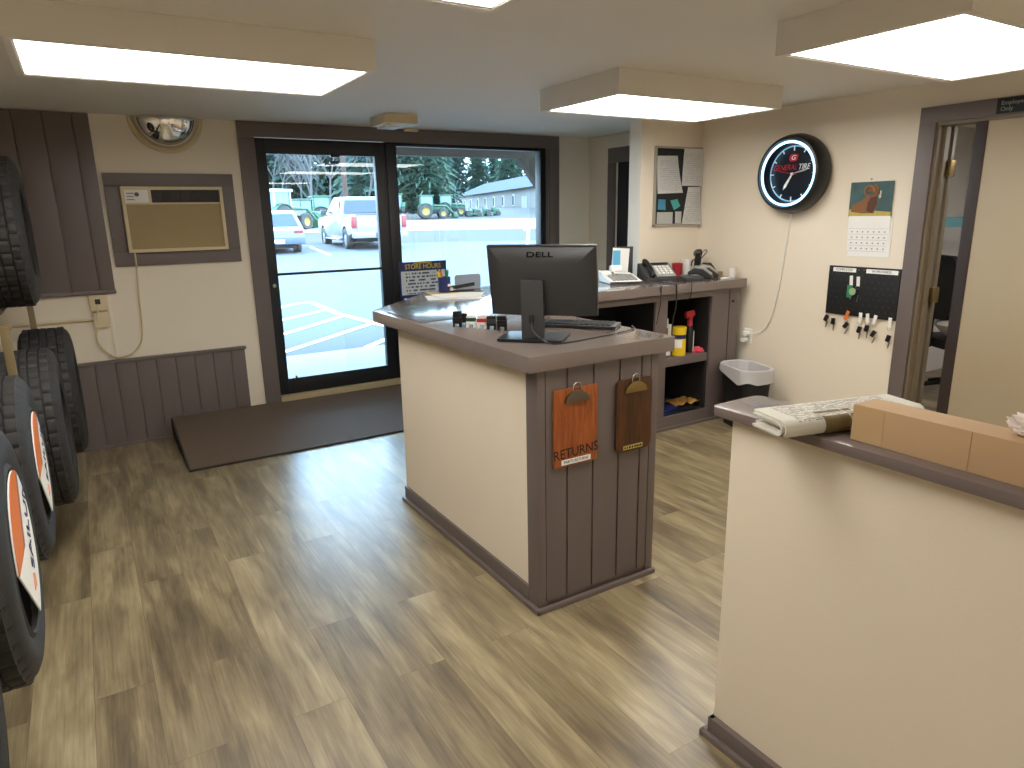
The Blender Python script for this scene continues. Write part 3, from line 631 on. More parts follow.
for s in (.02, .17): bm2 = cyl(bm, onface(-.082, s, -.002), onface(-.082, s, .026), .024, n=16)
P('handset', bm, M['black'], t, True)
for i, (pts, lab) in enumerate((([(3.40, 3.70, 1.073), (3.325, 3.47, 1.073), (3.32, 3.452, 1.05), (3.318, 3.45, .95), (3.318, 3.47, .86), (3.322, 3.488, .80)], 'thin black cord hanging over the worktop below the calculator'),
    ([(3.53, 3.72, 1.073), (3.465, 3.47, 1.073), (3.463, 3.448, 1.05), (3.462, 3.448, .92), (3.470, 3.48, .82), (3.475, 3.49, .66)], 'thick black cord hanging over the worktop below the desk phone'),
    ([(3.64, 3.62, 1.073), (3.615, 3.47, 1.073), (3.612, 3.45, 1.05), (3.605, 3.45, .98), (3.59, 3.48, .945)], 'short black cord hanging over the worktop below the red cup'))):
    S('cord', tube(B(), pts, (.003, .0055, .003)[i]), M['black'], lab, 'cord')
def cup(x, y, mt, h, r, lab, band=None):
    t = T('paper_cup', lab, 'cup', (x, y, CT)); P('cup_wall', lathe(B(), [(.0005, .002), (r*.72, 0.001), (r, h), (r+.003, h+.002), (r-.001, h+.004), (r*.7, .006), (.0005, .006)], None, 24), M[mt], t, True)
    if band: P('band', lathe(B(), [(r*.81, h*.3), (r*.975, h*.92), (r*.985, h*.92), (r*.82, h*.3)], None, 24), M[band], t, True)
cup(3.965, 3.95, 'redcup', .095, .043, 'red paper cup beside the desk phone', None)
cup(4.08, 3.965, 'white', .12, .043, 'white paper cup beside the red cup')
t = T('card_reader', 'flat dark card terminal in front of the red cup', 'card terminal', (3.79, 3.63, CT), rad(-10))
P('case', prism(B(), [(-.05, 0.001), (.05, .001), (.05, .038), (-.05, .022)], 'X', -.08, .08, .006), M['dgrey'], t, True); P('screen', box(B(), .01, .06, -.02, .03, .033, .036), M['grey'], t, True)
def terminal(x, y, rz, lab, top):
    t = T('payment_terminal', lab, 'card terminal', (x, y, CT), rz, 'card terminals on the far worktop')
    P('case', prism(B(), [(-.09, .001), (.09, .001), (.09, .05), (.045, .085), (-.02, .075), (-.09, .025)], 'X', -.052, .052, .012), M['black'], t, True)
    P('top_cover', prism(B(), [(-.082, .038), (-.02, .085), (.045, .096), (.075, .075), (.07, .06), (-.018, .07), (-.08, .03)], 'X', -.046, .046, .004), M[top], t, True)
    bm = B()
    for i in range(3):
        for j in range(3): box(bm, -.03+j*.022, -.014+j*.022, -.062+i*.018, -.05+i*.018, .046+i*.013, .055+i*.013, .002)
    P('keys', bm, M['dgrey'], t, True)
terminal(3.93, 3.67, rad(35), 'black card terminal with grey cover in front of the white cup', 'grey'); terminal(4.05, 3.72, rad(40), 'black card terminal with pale cover beside the tape dispenser', 'silver')
t = T('barcode_scanner', 'black handheld scanner upright in its stand near the wall', 'scanner', (4.13, 3.90, CT), rad(-30))
P('stand', lathe(B(), [(.0005, .001), (.045, .001), (.045, .012), (.02, .02), (.016, .06), (.0005, .06)], None, 20), M['mblack'], t, True)
P('grip', obox(B(), (0, 0, .10), (.04, .035, .12), Matrix.Rotation(rad(8), 3, 'X'), .01), M['mblack'], t, True)
P('head', obox(B(), (-.005, -.02, .175), (.05, .08, .04), Matrix.Rotation(rad(-18), 3, 'X'), .014), M['black'], t, True)
P('cord', tube(B(), [(.02, .0, .12), (.05, 0, .15), (.075, 0, .18), (.06, .0, .195), (.035, 0, .17), (.03, .01, .10), (.04, .02, .02), (.05, .02, .006)], .0035), M['black'], t, True)
P('trigger_arm', tube(B(), [(-.015, -.02, .13), (-.045, -.02, .11), (-.05, -.02, .07)], .005), M['black'], t, True)
t = T('tape_dispenser', 'black tape dispenser by the wall end of the far worktop', 'tape dispenser', (4.15, 3.82, CT), rad(60))
P('body', prism(B(), [(-.07, .001), (.075, .001), (.075, .03), (.045, .045), (.03, .10), (-.03, .10), (-.07, .05)], 'X', -.022, .022, .008), M['black'], t, True); P('tape_roll', cyl(B(), (-.024, 0, .062), (.024, 0, .062), .03, n=24), M['dgrey'], t, True)
S('small_box', obox(B(), (4.11, 3.68, CT+.021), (.09, .06, .04), Matrix.Rotation(.3, 3, 'Z'), .003), mat('tan_box', (152, 132, 100), .7), 'small tan box beside the clear cup', 'box')
S('note_pad', obox(B(), (4.06, 3.54, CT+.005), (.07, .05, .008), Matrix.Rotation(.2, 3, 'Z'), .002), M['paper'], 'small white note pad at the edge of the far worktop', 'note pad')
t = T('clear_cup', 'clear plastic cup at the wall end of the far worktop', 'cup', (4.155, 3.57, CT)); P('cup_wall', lathe(B(), [(.0005, .001), (.026, .001), (.034, .075), (.036, .077), (.033, .078), (.024, .004), (.0005, .004)], None, 24), mat('frosted_plastic', (222, 216, 208), .35), t, True)
P('crumpled_wrap', ball(B(), (0, 0, .03), .022, (1, 1, 1.1), 10), M['white'], t, True)
# shelf things
zs = .535
t = T('wipes_tub', 'yellow wipes tub on the cabinet shelf', 'tub', (3.63, 3.57, zs)); P('tub', lathe(B(), [(.0005, .001), (.05, .001), (.051, .175), (.0005, .175)], None, 28), M['yellow'], t, True)
P('lid', lathe(B(), [(.052, .175), (.053, .205), (.045, .21), (.0005, .212)], None, 28), M['yellow'], t, True)
P('label_band', lathe(B(), [(.0505, .125), (.0515, .155), (.0522, .155), (.0512, .125)], None, 28), M['blue'], t, True); P('label_patch', lathe(B(), [(.0505, .06), (.0512, .118), (.052, .118), (.0512, .06)], None, 16, -pi*.95, -pi*.6), M['paper'], t, True)
t = T('spray_bottle', 'spray bottle with red trigger top on the cabinet shelf', 'spray bottle', (3.765, 3.60, zs)); P('bottle', lathe(B(), [(.0005, .001), (.034, .001), (.035, .15), (.02, .19), (.014, .20), (.0005, .20)], None, 24), M['black'], t, True)
P('label_strip', lathe(B(), [(.0346, .01), (.0352, .16), (.0358, .16), (.0354, .01)], None, 8, -pi*.45, -pi*.15), M['paper'], t, True)
P('collar', cyl(B(), (0, 0, .198), (0, 0, .24), .022, .018), M['pink'], t, True); P('trigger', prism(B(), [(-.045, .305), (.03, .315), (.045, .28), (.02, .262), (.015, .24), (-.015, .24), (-.018, .268), (-.04, .255), (-.05, .285)], 'Y', -.012, .012, .004), M['red'], t, True)
t = T('cleaner_jug', 'white cleaner jug on the cabinet shelf behind the counter corner', 'jug', (3.52, 3.62, zs)); bm = prism(B(), rr(0, 0, .11, .075, .02), 'Z', .001, .23, .004); P('jug_body', bm, M['white'], t, True)
P('neck', cyl(B(), (.02, 0, .23), (.02, 0, .27), .02, n=16), M['white'], t, True); P('handle_recess', box(B(), -.01, .005, -.04, -.036, .13, .21, .004), M['mblack'], t, True); P('label_dot', cyl(B(), (-.01, -.036, .04), (-.01, -.04, .04), .013), M['black'], t, True)
bm = B(); bmesh.ops.create_icosphere(bm, subdivisions=3, radius=1)
for v in bm.verts:
    n = v.co.copy(); v.co = Vector((n.x*.055, n.y*.045, max(n.z, -.1)*.035+.004))*(1+.35*noise.noise(n*2.5)); v.co.z = max(v.co.z, .001)
bm.transform(Matrix.Translation((3.825, 3.57, zs))); S('rag', bm, M['pink'], 'crumpled pink rag on the cabinet shelf', 'rag')
t = T('catalog_stack', 'dark navy catalogs lying on the cabinet floor', 'catalogs', (3.62, 3.66, .1))
for i, (x, y, r, cc) in enumerate(((3.60, 3.66, 8, 'blue'), (3.62, 3.65, -6, 'mblack'), (3.59, 3.67, 14, 'blue'))): P('catalog', obox(B(), (x, y, .108+i*.013), (.34, .24, .012), Matrix.Rotation(rad(r), 3, 'Z'), .002), M[cc], t)
bm = B(); bmesh.ops.create_grid(bm, x_segments=14, y_segments=8, size=1)
for v in bm.verts: v.co = Vector((3.74+v.co.x*.115, 3.62+v.co.y*.07, .142+.022*noise.noise(v.co*2.2)+.012))
bmesh.ops.solidify(bm, geom=bm.faces[:], thickness=.004); S('padded_envelope', bm, M['foil'], 'crumpled gold padded envelope on the navy catalogs', 'envelope')
t = T('carton', 'grey carton on the shelf behind the monitor', 'box', (3.1, 3.7, .53)); P('carton_body', box(B(), 2.98, 3.30, 3.6, 3.85, .5305, .70, .004), M['grey'], t); P('carton_flap', obox(B(), (3.14, 3.57, .70), (.32, .08, .004), Matrix.Rotation(rad(12), 3, 'X')), M['paper'], t)
# notice board
t = T('notice_board', 'black notice board with silver frame on the wall above the phone', 'notice board', (4.0, 4.03, 1.45))
x0, x1, z0, z1 = 3.757, 4.252, 1.452, 2.042
P('board', box(B(), x0+.01, x1-.01, 4.016, 4.028, z0+.01, z1-.01), M['chalk'], t); bm = B()
for q in ((x0, x1, z0, z0+.016), (x0, x1, z1-.016, z1), (x0, x0+.016, z0, z1), (x1-.016, x1, z0, z1)): box(bm, q[0], q[1], 4.008, 4.029, q[2], q[3], .002)
P('board_frame', bm, M['silver'], t)
def pinned(name, pts, m, lab, y=4.012, cat='notice', curl=0):
    q = [Vector((x, y-.003, z)) for x, z in pts]; bm = B(); N = 8; g = [[bm.verts.new(q[0].lerp(q[1], i/N).lerp(q[3].lerp(q[2], i/N), j/N)+Vector((0, -curl*(j/N)**2*(.4+.6*i/N)-.006*sin(i/N*pi), 0))) for i in range(N+1)] for j in range(N+1)]
    for a, b in zip(g, g[1:]): bridge(bm, a, b, 0, False)
    bmesh.ops.solidify(bm, geom=bm.faces[:], thickness=.0008); return S(name, bm, M[m], lab, cat)
pinned('notice', [(3.772, 1.969), (3.982, 1.974), (4.022, 1.70), (3.775, 1.693)], 'notice', 'curling white notice pinned at the upper corner of the board by a black pin', curl=.03)
pinned('notice', [(4.043, 2.028), (4.250, 2.03), (4.236, 1.75), (4.024, 1.753)], 'notice', 'white notice pinned high on the board next to the clock wall', 4.006, curl=.015)
pinned('notice', [(4.10, 1.744), (4.235, 1.744), (4.25, 1.456), (4.041, 1.464)], 'notice', 'white notice hanging low on the board next to the clock wall', 4.006, curl=.015)
pinned('sticky_note', [(3.796, 1.653), (3.871, 1.650), (3.867, 1.572), (3.789, 1.577)], 'skyblue', 'sky blue sticky note on the notice board', cat='sticky note', curl=.01)
pinned('sticky_note', [(3.921, 1.644), (3.996, 1.655), (4.021, 1.603), (3.958, 1.571)], 'teal', 'tilted green sticky note on the notice board', cat='sticky note', curl=.01)
pinned('note_card', [(3.786, 1.557), (3.951, 1.556), (3.952, 1.468), (3.786, 1.47)], 'paper', 'blank white card at the bottom of the notice board', cat='card')
pinned('note_card', [(3.977, 1.56), (4.045, 1.559), (4.045, 1.468), (3.979, 1.47)], 'paper', 'narrow white card half under the low notice', cat='card')
S('push_pin', lathe(B(), [(.0005, 0), (.006, 0), (.008, .012), (.0005, .013)], AX((3.885, 4.010, 1.982), (0, -1, 0)), 12), M['black'], 'black push pin holding the curling notice', 'push pin')
# ------------------------------------------------------------------ clock
cy, cz = 3.135, 1.797
t = T('wall_clock', 'round black neon clock on the cream wall', 'clock', (XR, cy, cz-.257)); am = AX((XR, cy, cz), (-1, 0, 0))
P('case', lathe(B(), [(.235, 0), (.256, .012), (.262, .05), (.256, .09), (.247, .118), (.236, .132), (.222, .134), (.22, .118), (.218, .06)], am, 64), M['black'], t)
P('dial', lathe(B(), [(.0005, .06), (.219, .06), (.219, .056), (.0005, .056)], am, 64), M['dial'], t)
P('neon_tube', lathe(B(), [(.206+.0085*cos(q), .118+.0085*sin(q)) for q in [2*pi*i/12 for i in range(13)]], am, 64), M['neon'], t)
P('inner_ring', lathe(B(), [(.176, .061), (.181, .064), (.186, .061)], am, 64), mat('pale_blue_ring', (150, 200, 225), .3), t)
bm = B()
for i in range(12):
    q = 2*pi*i/12; s, c_ = sin(q), cos(q); obox(bm, (XR-.064, cy-.166*s, cz+.166*c_), (.004, .007, .022 if i % 3 else .03), Matrix.Rotation(q, 3, 'X'))
P('hour_marks', bm, M['white'], t)
def hand(name, ang, L, wd, back, mtl, x):
    q = rad(ang); d_ = Vector((0, -sin(q), cos(q))); n_ = Vector((0, cos(q), sin(q))); o_ = Vector((XR-x, cy, cz))
    pts = [o_-d_*back+n_*wd*.4, o_+d_*L*.75+n_*wd, o_+d_*L, o_+d_*L*.75-n_*wd, o_-d_*back-n_*wd*.4]; P(name, sheet(B(), pts, .002, (-1, 0, 0)), mtl, t)
hand('hour_hand', 212, .125, .010, .01, M['white'], .068); hand('minute_hand', 78, .13, .006, .01, M['silver'], .072); hand('second_hand', 282, .11, .0022, .045, M['red'], .076)
P('hub', cyl(B(), (XR-.06, cy, cz), (XR-.08, cy, cz), .008), M['white'], t)
LM = lambda y, z: RIGHTW((XR-.063, y, z)) @ Matrix.Rotation(0, 4, 'Z')
sh = Matrix.Identity(4); sh[0][1] = .25
P('lettering', text_bm('GENERAL', .052, LM(cy+.062, cz+.042) @ sh, sx=.86), M['red'], t)
P('lettering', text_bm('TIRE', .052, LM(cy-.086, cz+.042) @ sh, sx=.88), M['white'], t)
e_ = [(.034, .018), (.0, .024), (-.03, .02), (-.036, -.010), (-.024, -.024), (.024, -.02)]
P('emblem', sheet(B(), [(XR-.062, cy-u, cz+.105+v) for u, v in e_], .001, (-1, 0, 0)), M['red'], t)
P('emblem_letter', text_bm('G', .042, RIGHTW((XR-.065, cy, cz+.105)) @ sh, sx=1.2), M['white'], t)
t = T('clock_outlet', 'white wall outlet with plug beside the trash can', 'outlet', (XR, 3.42, .56))
P('plate', box(B(), XR-.008, XR, 3.43, 3.50, .565, .68, .003), M['white'], t); P('plug', box(B(), XR-.05, XR-.008, 3.445, 3.485, .63, .66, .006), M['white'], t); P('plug', box(B(), XR-.055, XR-.008, 3.46, 3.50, .58, .61, .006), M['white'], t)
S('power_cord', tube(B(), [(XR-.012, 3.16, 1.545), (XR-.01, 3.172, 1.42), (XR-.01, 3.195, 1.2), (XR-.012, 3.222, .98), (XR-.012, 3.26, .80), (XR-.014, 3.31, .70), (XR-.02, 3.38, .66), (XR-.05, 3.445, .645)], .0045), M['white'], 'white cord running down the wall from the neon clock', 'cord')
# ------------------------------------------------------------------ calendar
t = T('wall_calendar', 'wall calendar with a ram picture beside the office doorway', 'calendar', (XR, 2.59, 1.26)); X = XR-.006
P('backing', box(B(), X+.001, XR-.001, 2.437, 2.715, 1.262, 1.5), M['paper'], t)
P('date_page', obox(B(), (X-.002, 2.588, 1.40), (.002, .275, .228), Matrix.Rotation(rad(-3), 3, 'Y')), M['paper'], t)
pic = P('picture', box(B(), X-.004, X, 2.452, 2.732, 1.508, 1.722, .001), M['ramb'], t)
W_ = lambda pts, x, k=.0008: sheet(B(), [(x, 2.592-u, 1.615+v) for u, v in pts], k, (-1, 0, 0))
P('straw_strip', W_([(-.138, -.105), (.138, -.105), (.138, -.078), (.04, -.07), (-.138, -.06)], X-.004), M['straw'], pic)
P('animal_body', W_([(-.125, -.075), (-.12, -.035), (-.06, -.008), (-.02, .03), (.03, .03), (.05, -.02), (.03, -.085), (-.05, -.085)], X-.0048), M['ram'], pic)
P('animal_chest', W_([(-.0, .01), (.04, .02), (.045, -.03), (.02, -.085), (-.02, -.07), (-.015, -.02)], X-.0056), M['ramd'], pic)
P('animal_head', W_([(-.02, .05), (-.01, .085), (.03, .09), (.055, .06), (.06, .03), (.045, .02), (.02, .04)], X-.0064), M['ram'], pic)
hp = [(.0+.036*cos(q)*(1-.06*q), .048+.036*sin(q)*(1-.06*q)) for q in [i*.5 for i in range(11)]]
P('animal_horn', tube(B(), [(X-.0072, 2.592-u+.01, 1.615+v) for u, v in hp], lambda s: .011*(1-.6*s), 8), mat('horn_tan', (150, 108, 66), .6), pic)
P('animal_muzzle', W_([(.045, .055), (.068, .05), (.068, .01), (.055, .005), (.048, .03)], X-.0064), mat('muzzle_cream', (206, 190, 170), .7), pic)
bm = B()
for i in range(6):
    z = 1.47-i*.035; box(bm, X-.0055, X-.003, 2.46, 2.718, z-.0006, z+.0006) if i else None
    for j in range(7):
        if i: box(bm, X-.0055, X-.003, 2.70-j*.036-.010, 2.70-j*.036-.002, z+.012, z+.02)
box(bm, X-.0055, X-.003, 2.65, 2.71, 1.478, 1.488); 
P('date_grid', bm, M['grey'], t); S('nail', cyl(B(), (XR, 2.60, 1.738), (XR-.012, 2.60, 1.738), .004), M['chrome'], 'small nail holding up the wall calendar', 'nail')
# ------------------------------------------------------------------ key board
t = T('key_board', 'black pegboard for keys beside the office doorway', 'key board', (XR, 2.585, .875)); X = XR-.016
bm = box(B(), X, XR-.001, 2.345, 2.826, .875, 1.194, .002)
for i in range(7):
    for j in range(11):
        y = 2.80-j*.043-(i % 2)*.021
        if y > 2.36: ball(bm, (X-.001, y, 1.14-i*.037), .0028, seg=6, mi=1)
P('board', bm, [M['mblack'], M['dgrey']], t)
for (ya, yb, s) in ((2.795, 2.635, 'COMPLETED'), (2.565, 2.36, 'IN PROGRESS')):
    l = P('label_strip', box(B(), X-.002, X, yb, ya, 1.158, 1.184), M['paper'], t); P('label_lettering', text_bm(s, .022, RIGHTW((X-.0022, (ya+yb)/2, 1.171)), ext=.0005, sx=.95), M['mblack'], l)
bm = B()
for y in (2.81, 2.615, 2.58, 2.353): cyl(bm, (X, y, 1.176), (X-.003, y, 1.176), .005, n=10)
P('screws', bm, M['chrome'], t)
def keyset(y, ztag, tagc, fobdrop, lab, fob=True, tag=True, tilt=0, green=False):
    x = X-.0025; t = T('key', lab, 'keys', (x, y, ztag-fobdrop-.06), 0, 'keys on the pegboard')
    z = ztag
    if tag:
        P('tag', obox(B(), (x, y, z-.03), (.003, .022, .062), Matrix.Rotation(rad(tilt), 3, 'X'), .001), M[tagc], t); P('ring', lathe(B(), [(.012+.0012*cos(q), .0012*sin(q)) for q in [2*pi*i/6 for i in range(7)]], AX((x, y, z-.068), (1, 0, 0)), 16), M['key'], t)
    zf = z-fobdrop
    if fob: P('fob', obox(B(), (x, y, zf), (.012, .026, .044), Matrix.Rotation(rad(15+tilt), 3, 'X'), .006), M['black'], t)
    P('blade', obox(B(), (x-.002, y-.008, zf-.04), (.002, .008, .045), Matrix.Rotation(rad(10+tilt), 3, 'X')), M['key'], t)
    if green:
        P('paper_tag', box(B(), x-.003, x, y-.012, y+.022, zf-.05, zf+.03), M['green'], t); P('disc_tag', cyl(B(), (x-.004, y-.018, zf-.01), (x-.006, y-.018, zf-.01), .024, n=20), mat('sage_tag', (150, 172, 130), .6), t)
keyset(2.66, 1.135, 'white', .09, 'key with white tag and green card hanging high on the pegboard', False, True, -4, True)
keyset(2.612, 1.132, 'white', .1, 'slim key with white tag hanging high beside the green card', False, True, -4)
keyset(2.815, .91, 'white', .07, 'untagged black fob key at the corner of the pegboard farthest from the doorway', True, False, 8)
keyset(2.762, .90, 'white', .075, 'untagged key bunch with chrome loop second from the pegboard corner', True, False, -10)
keyset(2.668, .905, 'orange', .095, 'black fob key with orange tag below the pegboard', True, True, 20)
keyset(2.572, .902, 'white', .11, 'white tagged fob key below the pegboard next to the orange tag')
keyset(2.522, .902, 'white', .095, 'white tagged dark key between two fob keys below the pegboard', True, True, -8)
keyset(2.475, .898, 'white', .12, 'white tagged fob key third from the orange tag below the pegboard', True, True, 12)
keyset(2.375, .892, 'white', .13, 'white tagged fob key nearest the office doorway')
# ------------------------------------------------------------------ staff sign
t = T('staff_sign', 'black Employees Only sign on the office door head trim', 'sign', (XR-.024, 1.75, 2.035)); P('plate', box(B(), XR-.026, XR-.0205, 1.60, 1.938, 2.036, 2.112, .002), M['mblack'], t)
P('lettering', text_bm('Employees', .03, RIGHTW((XR-.0265, 1.918, 2.088)), align='LEFT'), M['grey'], t); P('lettering', text_bm('Only', .03, RIGHTW((XR-.0265, 1.918, 2.058)), align='LEFT'), M['grey'], t)
# ------------------------------------------------------------------ trash can
t = T('trash_can', 'black trash can with a bag liner between cabinet and half wall', 'trash can', (4.01, 3.258, 0), rad(-17))
def rrl(w_, h_, r_, z): return [Vector((x, y, z)) for x, y in rr(0, 0, w_, h_, r_, 6)]
def loft(bm, rings, cap0=True, cap1=False, mi=0):
    R_ = [[bm.verts.new(p) for p in r] for r in rings]
    for a_, b_ in zip(R_, R_[1:]): bridge(bm, a_, b_, mi)
    if cap0: bm.faces.new(R_[0][::-1])
    if cap1: bm.faces.new(R_[-1])
    return bm
P('can_body', loft(B(), [rrl(.19, .30, .06, .001), rrl(.25, .385, .09, .44), rrl(.262, .40, .1, .445), rrl(.262, .40, .1, .452), rrl(.244, .38, .09, .452), rrl(.185, .295, .06, .01)], True, True), M['mblack'], t, True)
rings = []
for k, (w_, h_, z) in enumerate(((.284, .418, .415), (.276, .412, .435), (.272, .41, .456), (.258, .395, .463), (.234, .37, .456), (.205, .33, .36), (.165, .26, .12))):
    r_ = rrl(w_, h_, .10, z)
    for i, p in enumerate(r_):
        if k == 0: p.z += .008*sin(i*1.1)+.008*cos(i*.45+1)-.055*max(0, min(1, (-p.y+.02)/.12))
        if k in (0, 1): p.x *= 1+.015*sin(i*2.3); p.y *= 1+.012*cos(i*1.9)
        if k in (5, 6): p.x *= 1+.06*sin(i*2.9); p.y *= 1+.05*cos(i*2.1)
    rings.append(r_)
P('liner', loft(B(), rings, False, True), M['liner'], t, True)
# ------------------------------------------------------------------ tires
def tire_bm(R, Rin, W, N=228):
    """lathe around local X, outer face at x=0, body towards -x"""
    bm = B(); h = W/2; prof = []
    prof += [(Rin+.004, -.02), (Rin, -.004), (Rin+.008, .0), (Rin+.02, -.008), (Rin+(R-Rin)*.45, .004), (R-.045, -.002), (R-.022, -.012), (R-.008, -.026)]
    tw = W-.052
    for a_, b_ in ((0, .17), (.2, .40), (.43, .57), (.60, .80), (.83, 1)):
        prof += [(R, -.026-tw*a_-.001), (R, -.026-tw*b_+.001)]
        if b_ < 1: prof += [(R-.009, -.026-tw*b_-.001), (R-.009, -.026-tw*(b_+.03)+.001)]
    prof += [(r, -W-x) for r, x in prof[7::-1]]
    rings = []
    for r, x in prof:
        ringv = []
        for i in range(N):
            q = 2*pi*i/N; k = 0
            if r > R-.03 and r > R-.0085:
                u = (-x-.026)/tw
                if (i + (3 if .2 < u < .8 else 0)) % 6 == 0: k = .007
            ringv.append(bm.verts.new((x, (r-k)*cos(q), (r-k)*sin(q))))
        rings.append(ringv)
    for a_, b_ in zip(rings, rings[1:]): bridge(bm, a_, b_)
    # inner liner
    A_ = rings[0]; Z_ = rings[-1]
    mid = [[bm.verts.new((x, (R-.035)*cos(2*pi*i/N), (R-.035)*sin(2*pi*i/N))) for i in range(N)] for x in (-.04, -W+.04)]
    bridge(bm, A_, mid[0]); bridge(bm, mid[0], mid[1]); bridge(bm, mid[1], Z_)
    return bm
def clip_poly(pts, n, d):
    out = []
    for a_, b_ in zip(pts, pts[1:]+pts[:1]):
        da = a_[0]*n[0]+a_[1]*n[1]-d; db = b_[0]*n[0]+b_[1]*n[1]-d
        if da >= 0: out.append(a_)
        if da*db < 0:
            t_ = da/(da-db); out.append((a_[0]+(b_[0]-a_[0])*t_, a_[1]+(b_[1]-a_[1])*t_))
    return out
def label_card(t, Rc, x):
    circ = [(Rc*cos(2*pi*i/48), Rc*sin(2*pi*i/48)) for i in range(48)]
    circ = clip_poly(circ, (.67, .74), -.60*Rc)
    c = P('label_card', prism(B(), circ, 'X', x-.004, x), M['paper'], t, True)
    n = (-.80, .60); up = clip_poly(circ, (0, 1), Rc*.06)
    P('stripe', prism(B(), clip_poly(up, n, Rc*.24), 'X', x, x+.0015), M['orange'], c, True)
    P('stripe', prism(B(), clip_poly(clip_poly(up, n, Rc*.08), (-n[0], -n[1]), -Rc*.24), 'X', x, x+.0012), mat('dusty_mauve', (150, 104, 100), .5), c, True)
    m_ = basis((x+.002, Rc*.56, Rc*.12), (0, .5, .86), (0, -.86, .5))
    P('lettering', text_bm('SAILUN', Rc*.38, m_, sx=.95), M['blue'], c, True)
    P('emblem', prism(B(), [(Rc*.05, -Rc*.62), (Rc*.3, -Rc*.66), (Rc*.34, -Rc*.5), (Rc*.16, -Rc*.42)], 'X', x, x+.0015), mat('peach_print', (236, 150, 110), .5), c, True)
def tire(x, y, z, R, Rin, W, lab, card=False):
    t = T('tire', lab, 'tire', (x, y, z), 0, 'tires on the display rack'); P('tread', tire_bm(R, Rin, W), M['rubber'], t, True)
    if card: label_card(t, Rin-.003, .004)
    return t
tire(-.27, 2.31, .645, .378, .235, .255, 'black tire with a large orange and white label card, nearest labelled one', True)
tire(-.255, 3.10, .652, .36, .215, .255, 'black tire with a narrow view of its label card, second from the viewer', True)
tire(-.185, 3.90, .60, .385, .215, .24, 'plain black tire without label behind the labelled tires', False)
tire(-.135, 4.72, .60, .375, .22, .25, 'plain black tire closest to the front wall', False)
tire(-.305, 1.49, .64, .378, .235, .255, 'black tire just showing at the bottom corner of the view', False)
t = tire(-.225, 4.42, 1.517, .377, .225, .25, 'black tire on the upper tier of the rack', False)
P('label_card', prism(B(), [(.21*cos(2*pi*i/40), .21*sin(2*pi*i/40)) for i in range(40)], 'X', -.05, -.045), M['black'], t, True)
P('stripe', prism(B(), [(.12, -.12), (.18, -.06), (.18, .06), (.12, .06)], 'X', -.045, -.043), M['orange'], t, True)
t = T('tire_rack', 'tan steel two tier tire rack along the wall', 'rack', (-.6, 3.4, 0))
for z in (.255, 1.135):
    y0_ = 1.0 if z < 1 else 3.5
    for x in (-.42, -.50): P('rail', box(B(), x-.018, x+.018, y0_, 5.15, z-.022, z+.003, .003), M['darkmetal'] if z < 1 else M['steel'], t)
for y in (3.505, 5.12):
    for x in (-.325, -.95): P('post', box(B(), x-.016, x+.016, y-.016, y+.016, (.255 if x > -.6 and y < 4 else .001), 1.15, .003), M['steel'], t)
    P('cross_beam', box(B(), -.97, -.30, y-.014, y+.014, 1.135, 1.162, .003), M['steel'], t)
    P('cross_beam', box(B(), -.97, -.31, y-.014, y+.014, .232, .257, .003), M['steel'], t)
for y in (1.05, 2.7): P('post', box(B(), -.55, -.50, y-.02, y+.02, .001, .235, .003), M['darkmetal'], t)
# ------------------------------------------------------------------ office glimpse
S('wall_shelf', box(B(), 4.6, 6.6, 2.9, 3.0, 1.40, 1.475, .006), M['tealstrip'], 'teal strip shelf on the office wall', 'shelf')
t = T('office_chair', 'black office chair inside the office', 'chair', (5.95, 2.98, 0), rad(60))
P('backrest', prism(B(), rr(0, .92, .5, .52, .1), 'Y', -.03, .03, .02), M['mblack'], t, True); P('seat', prism(B(), rr(0, -.24, .48, .46, .1), 'Z', .42, .5, .02), M['mblack'], t, True)
P('column', cyl(B(), (0, -.24, .08), (0, -.24, .42), .03), M['darkmetal'], t, True)
for i in range(5):
    q = 2*pi*i/5; P('leg', tube(B(), [(0, -.24, .11), (.15*cos(q), -.24+.15*sin(q), .09), (.29*cos(q), -.24+.29*sin(q), .05)], .02), M['darkmetal'], t, True)
P('back_post', box(B(), -.03, .03, .0, .03, .42, .85, .005), M['darkmetal'], t, True)
bm = B(); bmesh.ops.create_icosphere(bm, subdivisions=3, radius=1)
for v in bm.verts:
    n = v.co.copy(); v.co = Vector((n.x*.17, n.y*.16, max(n.z, -.9)*.14+.13))*(1+.25*noise.noise(n*2.2))
    v.co.z = max(v.co.z, .001)
bm.transform(Matrix.Translation((6.12, 2.86, .502))); S('cloth_bag', bm, M['white'], 'white bag on the black chair inside the office', 'bag')
# ------------------------------------------------------------------ outdoors
FD, SD = Vector((.5221, .8529, 0)), Vector((.8529, -.5221, 0))
PRO = [(0, 0), (7.5, 0.0), (23, .39), (28, .50), (47, .56), (75, .97), (90, 2.05), (140, 2.75), (230, 4.5)]
def zt(D):
    for (a_, za), (b_, zb_) in zip(PRO, PRO[1:]):
        if D <= b_: return za+(zb_-za)*(D-a_)/(b_-a_)
    return PRO[-1][1]
def gz(x, y): return zt(FD.x*x+FD.y*y)
def strip(name, d0, d1, s0, s1, m, dz=0):
    bm = B(); ds = [d0]+[d for d, _ in PRO if d0 < d < d1]+[d1]; rows = []
    for d in ds: rows.append([bm.verts.new(FD*d+SD*s+Vector((0, 0, zt(d)+dz))) for s in [s0+(s1-s0)*i/8 for i in range(9)]])
    for a_, b_ in zip(rows, rows[1:]): bridge(bm, a_, b_, 0, False)
    # keep outside the building
    bmesh.ops.bisect_plane(bm, geom=bm.verts[:]+bm.edges[:]+bm.faces[:], plane_co=(0, 7.36, 0), plane_no=(0, 1, 0), clear_inner=True)
    return ST(name, bm, m, None, False)
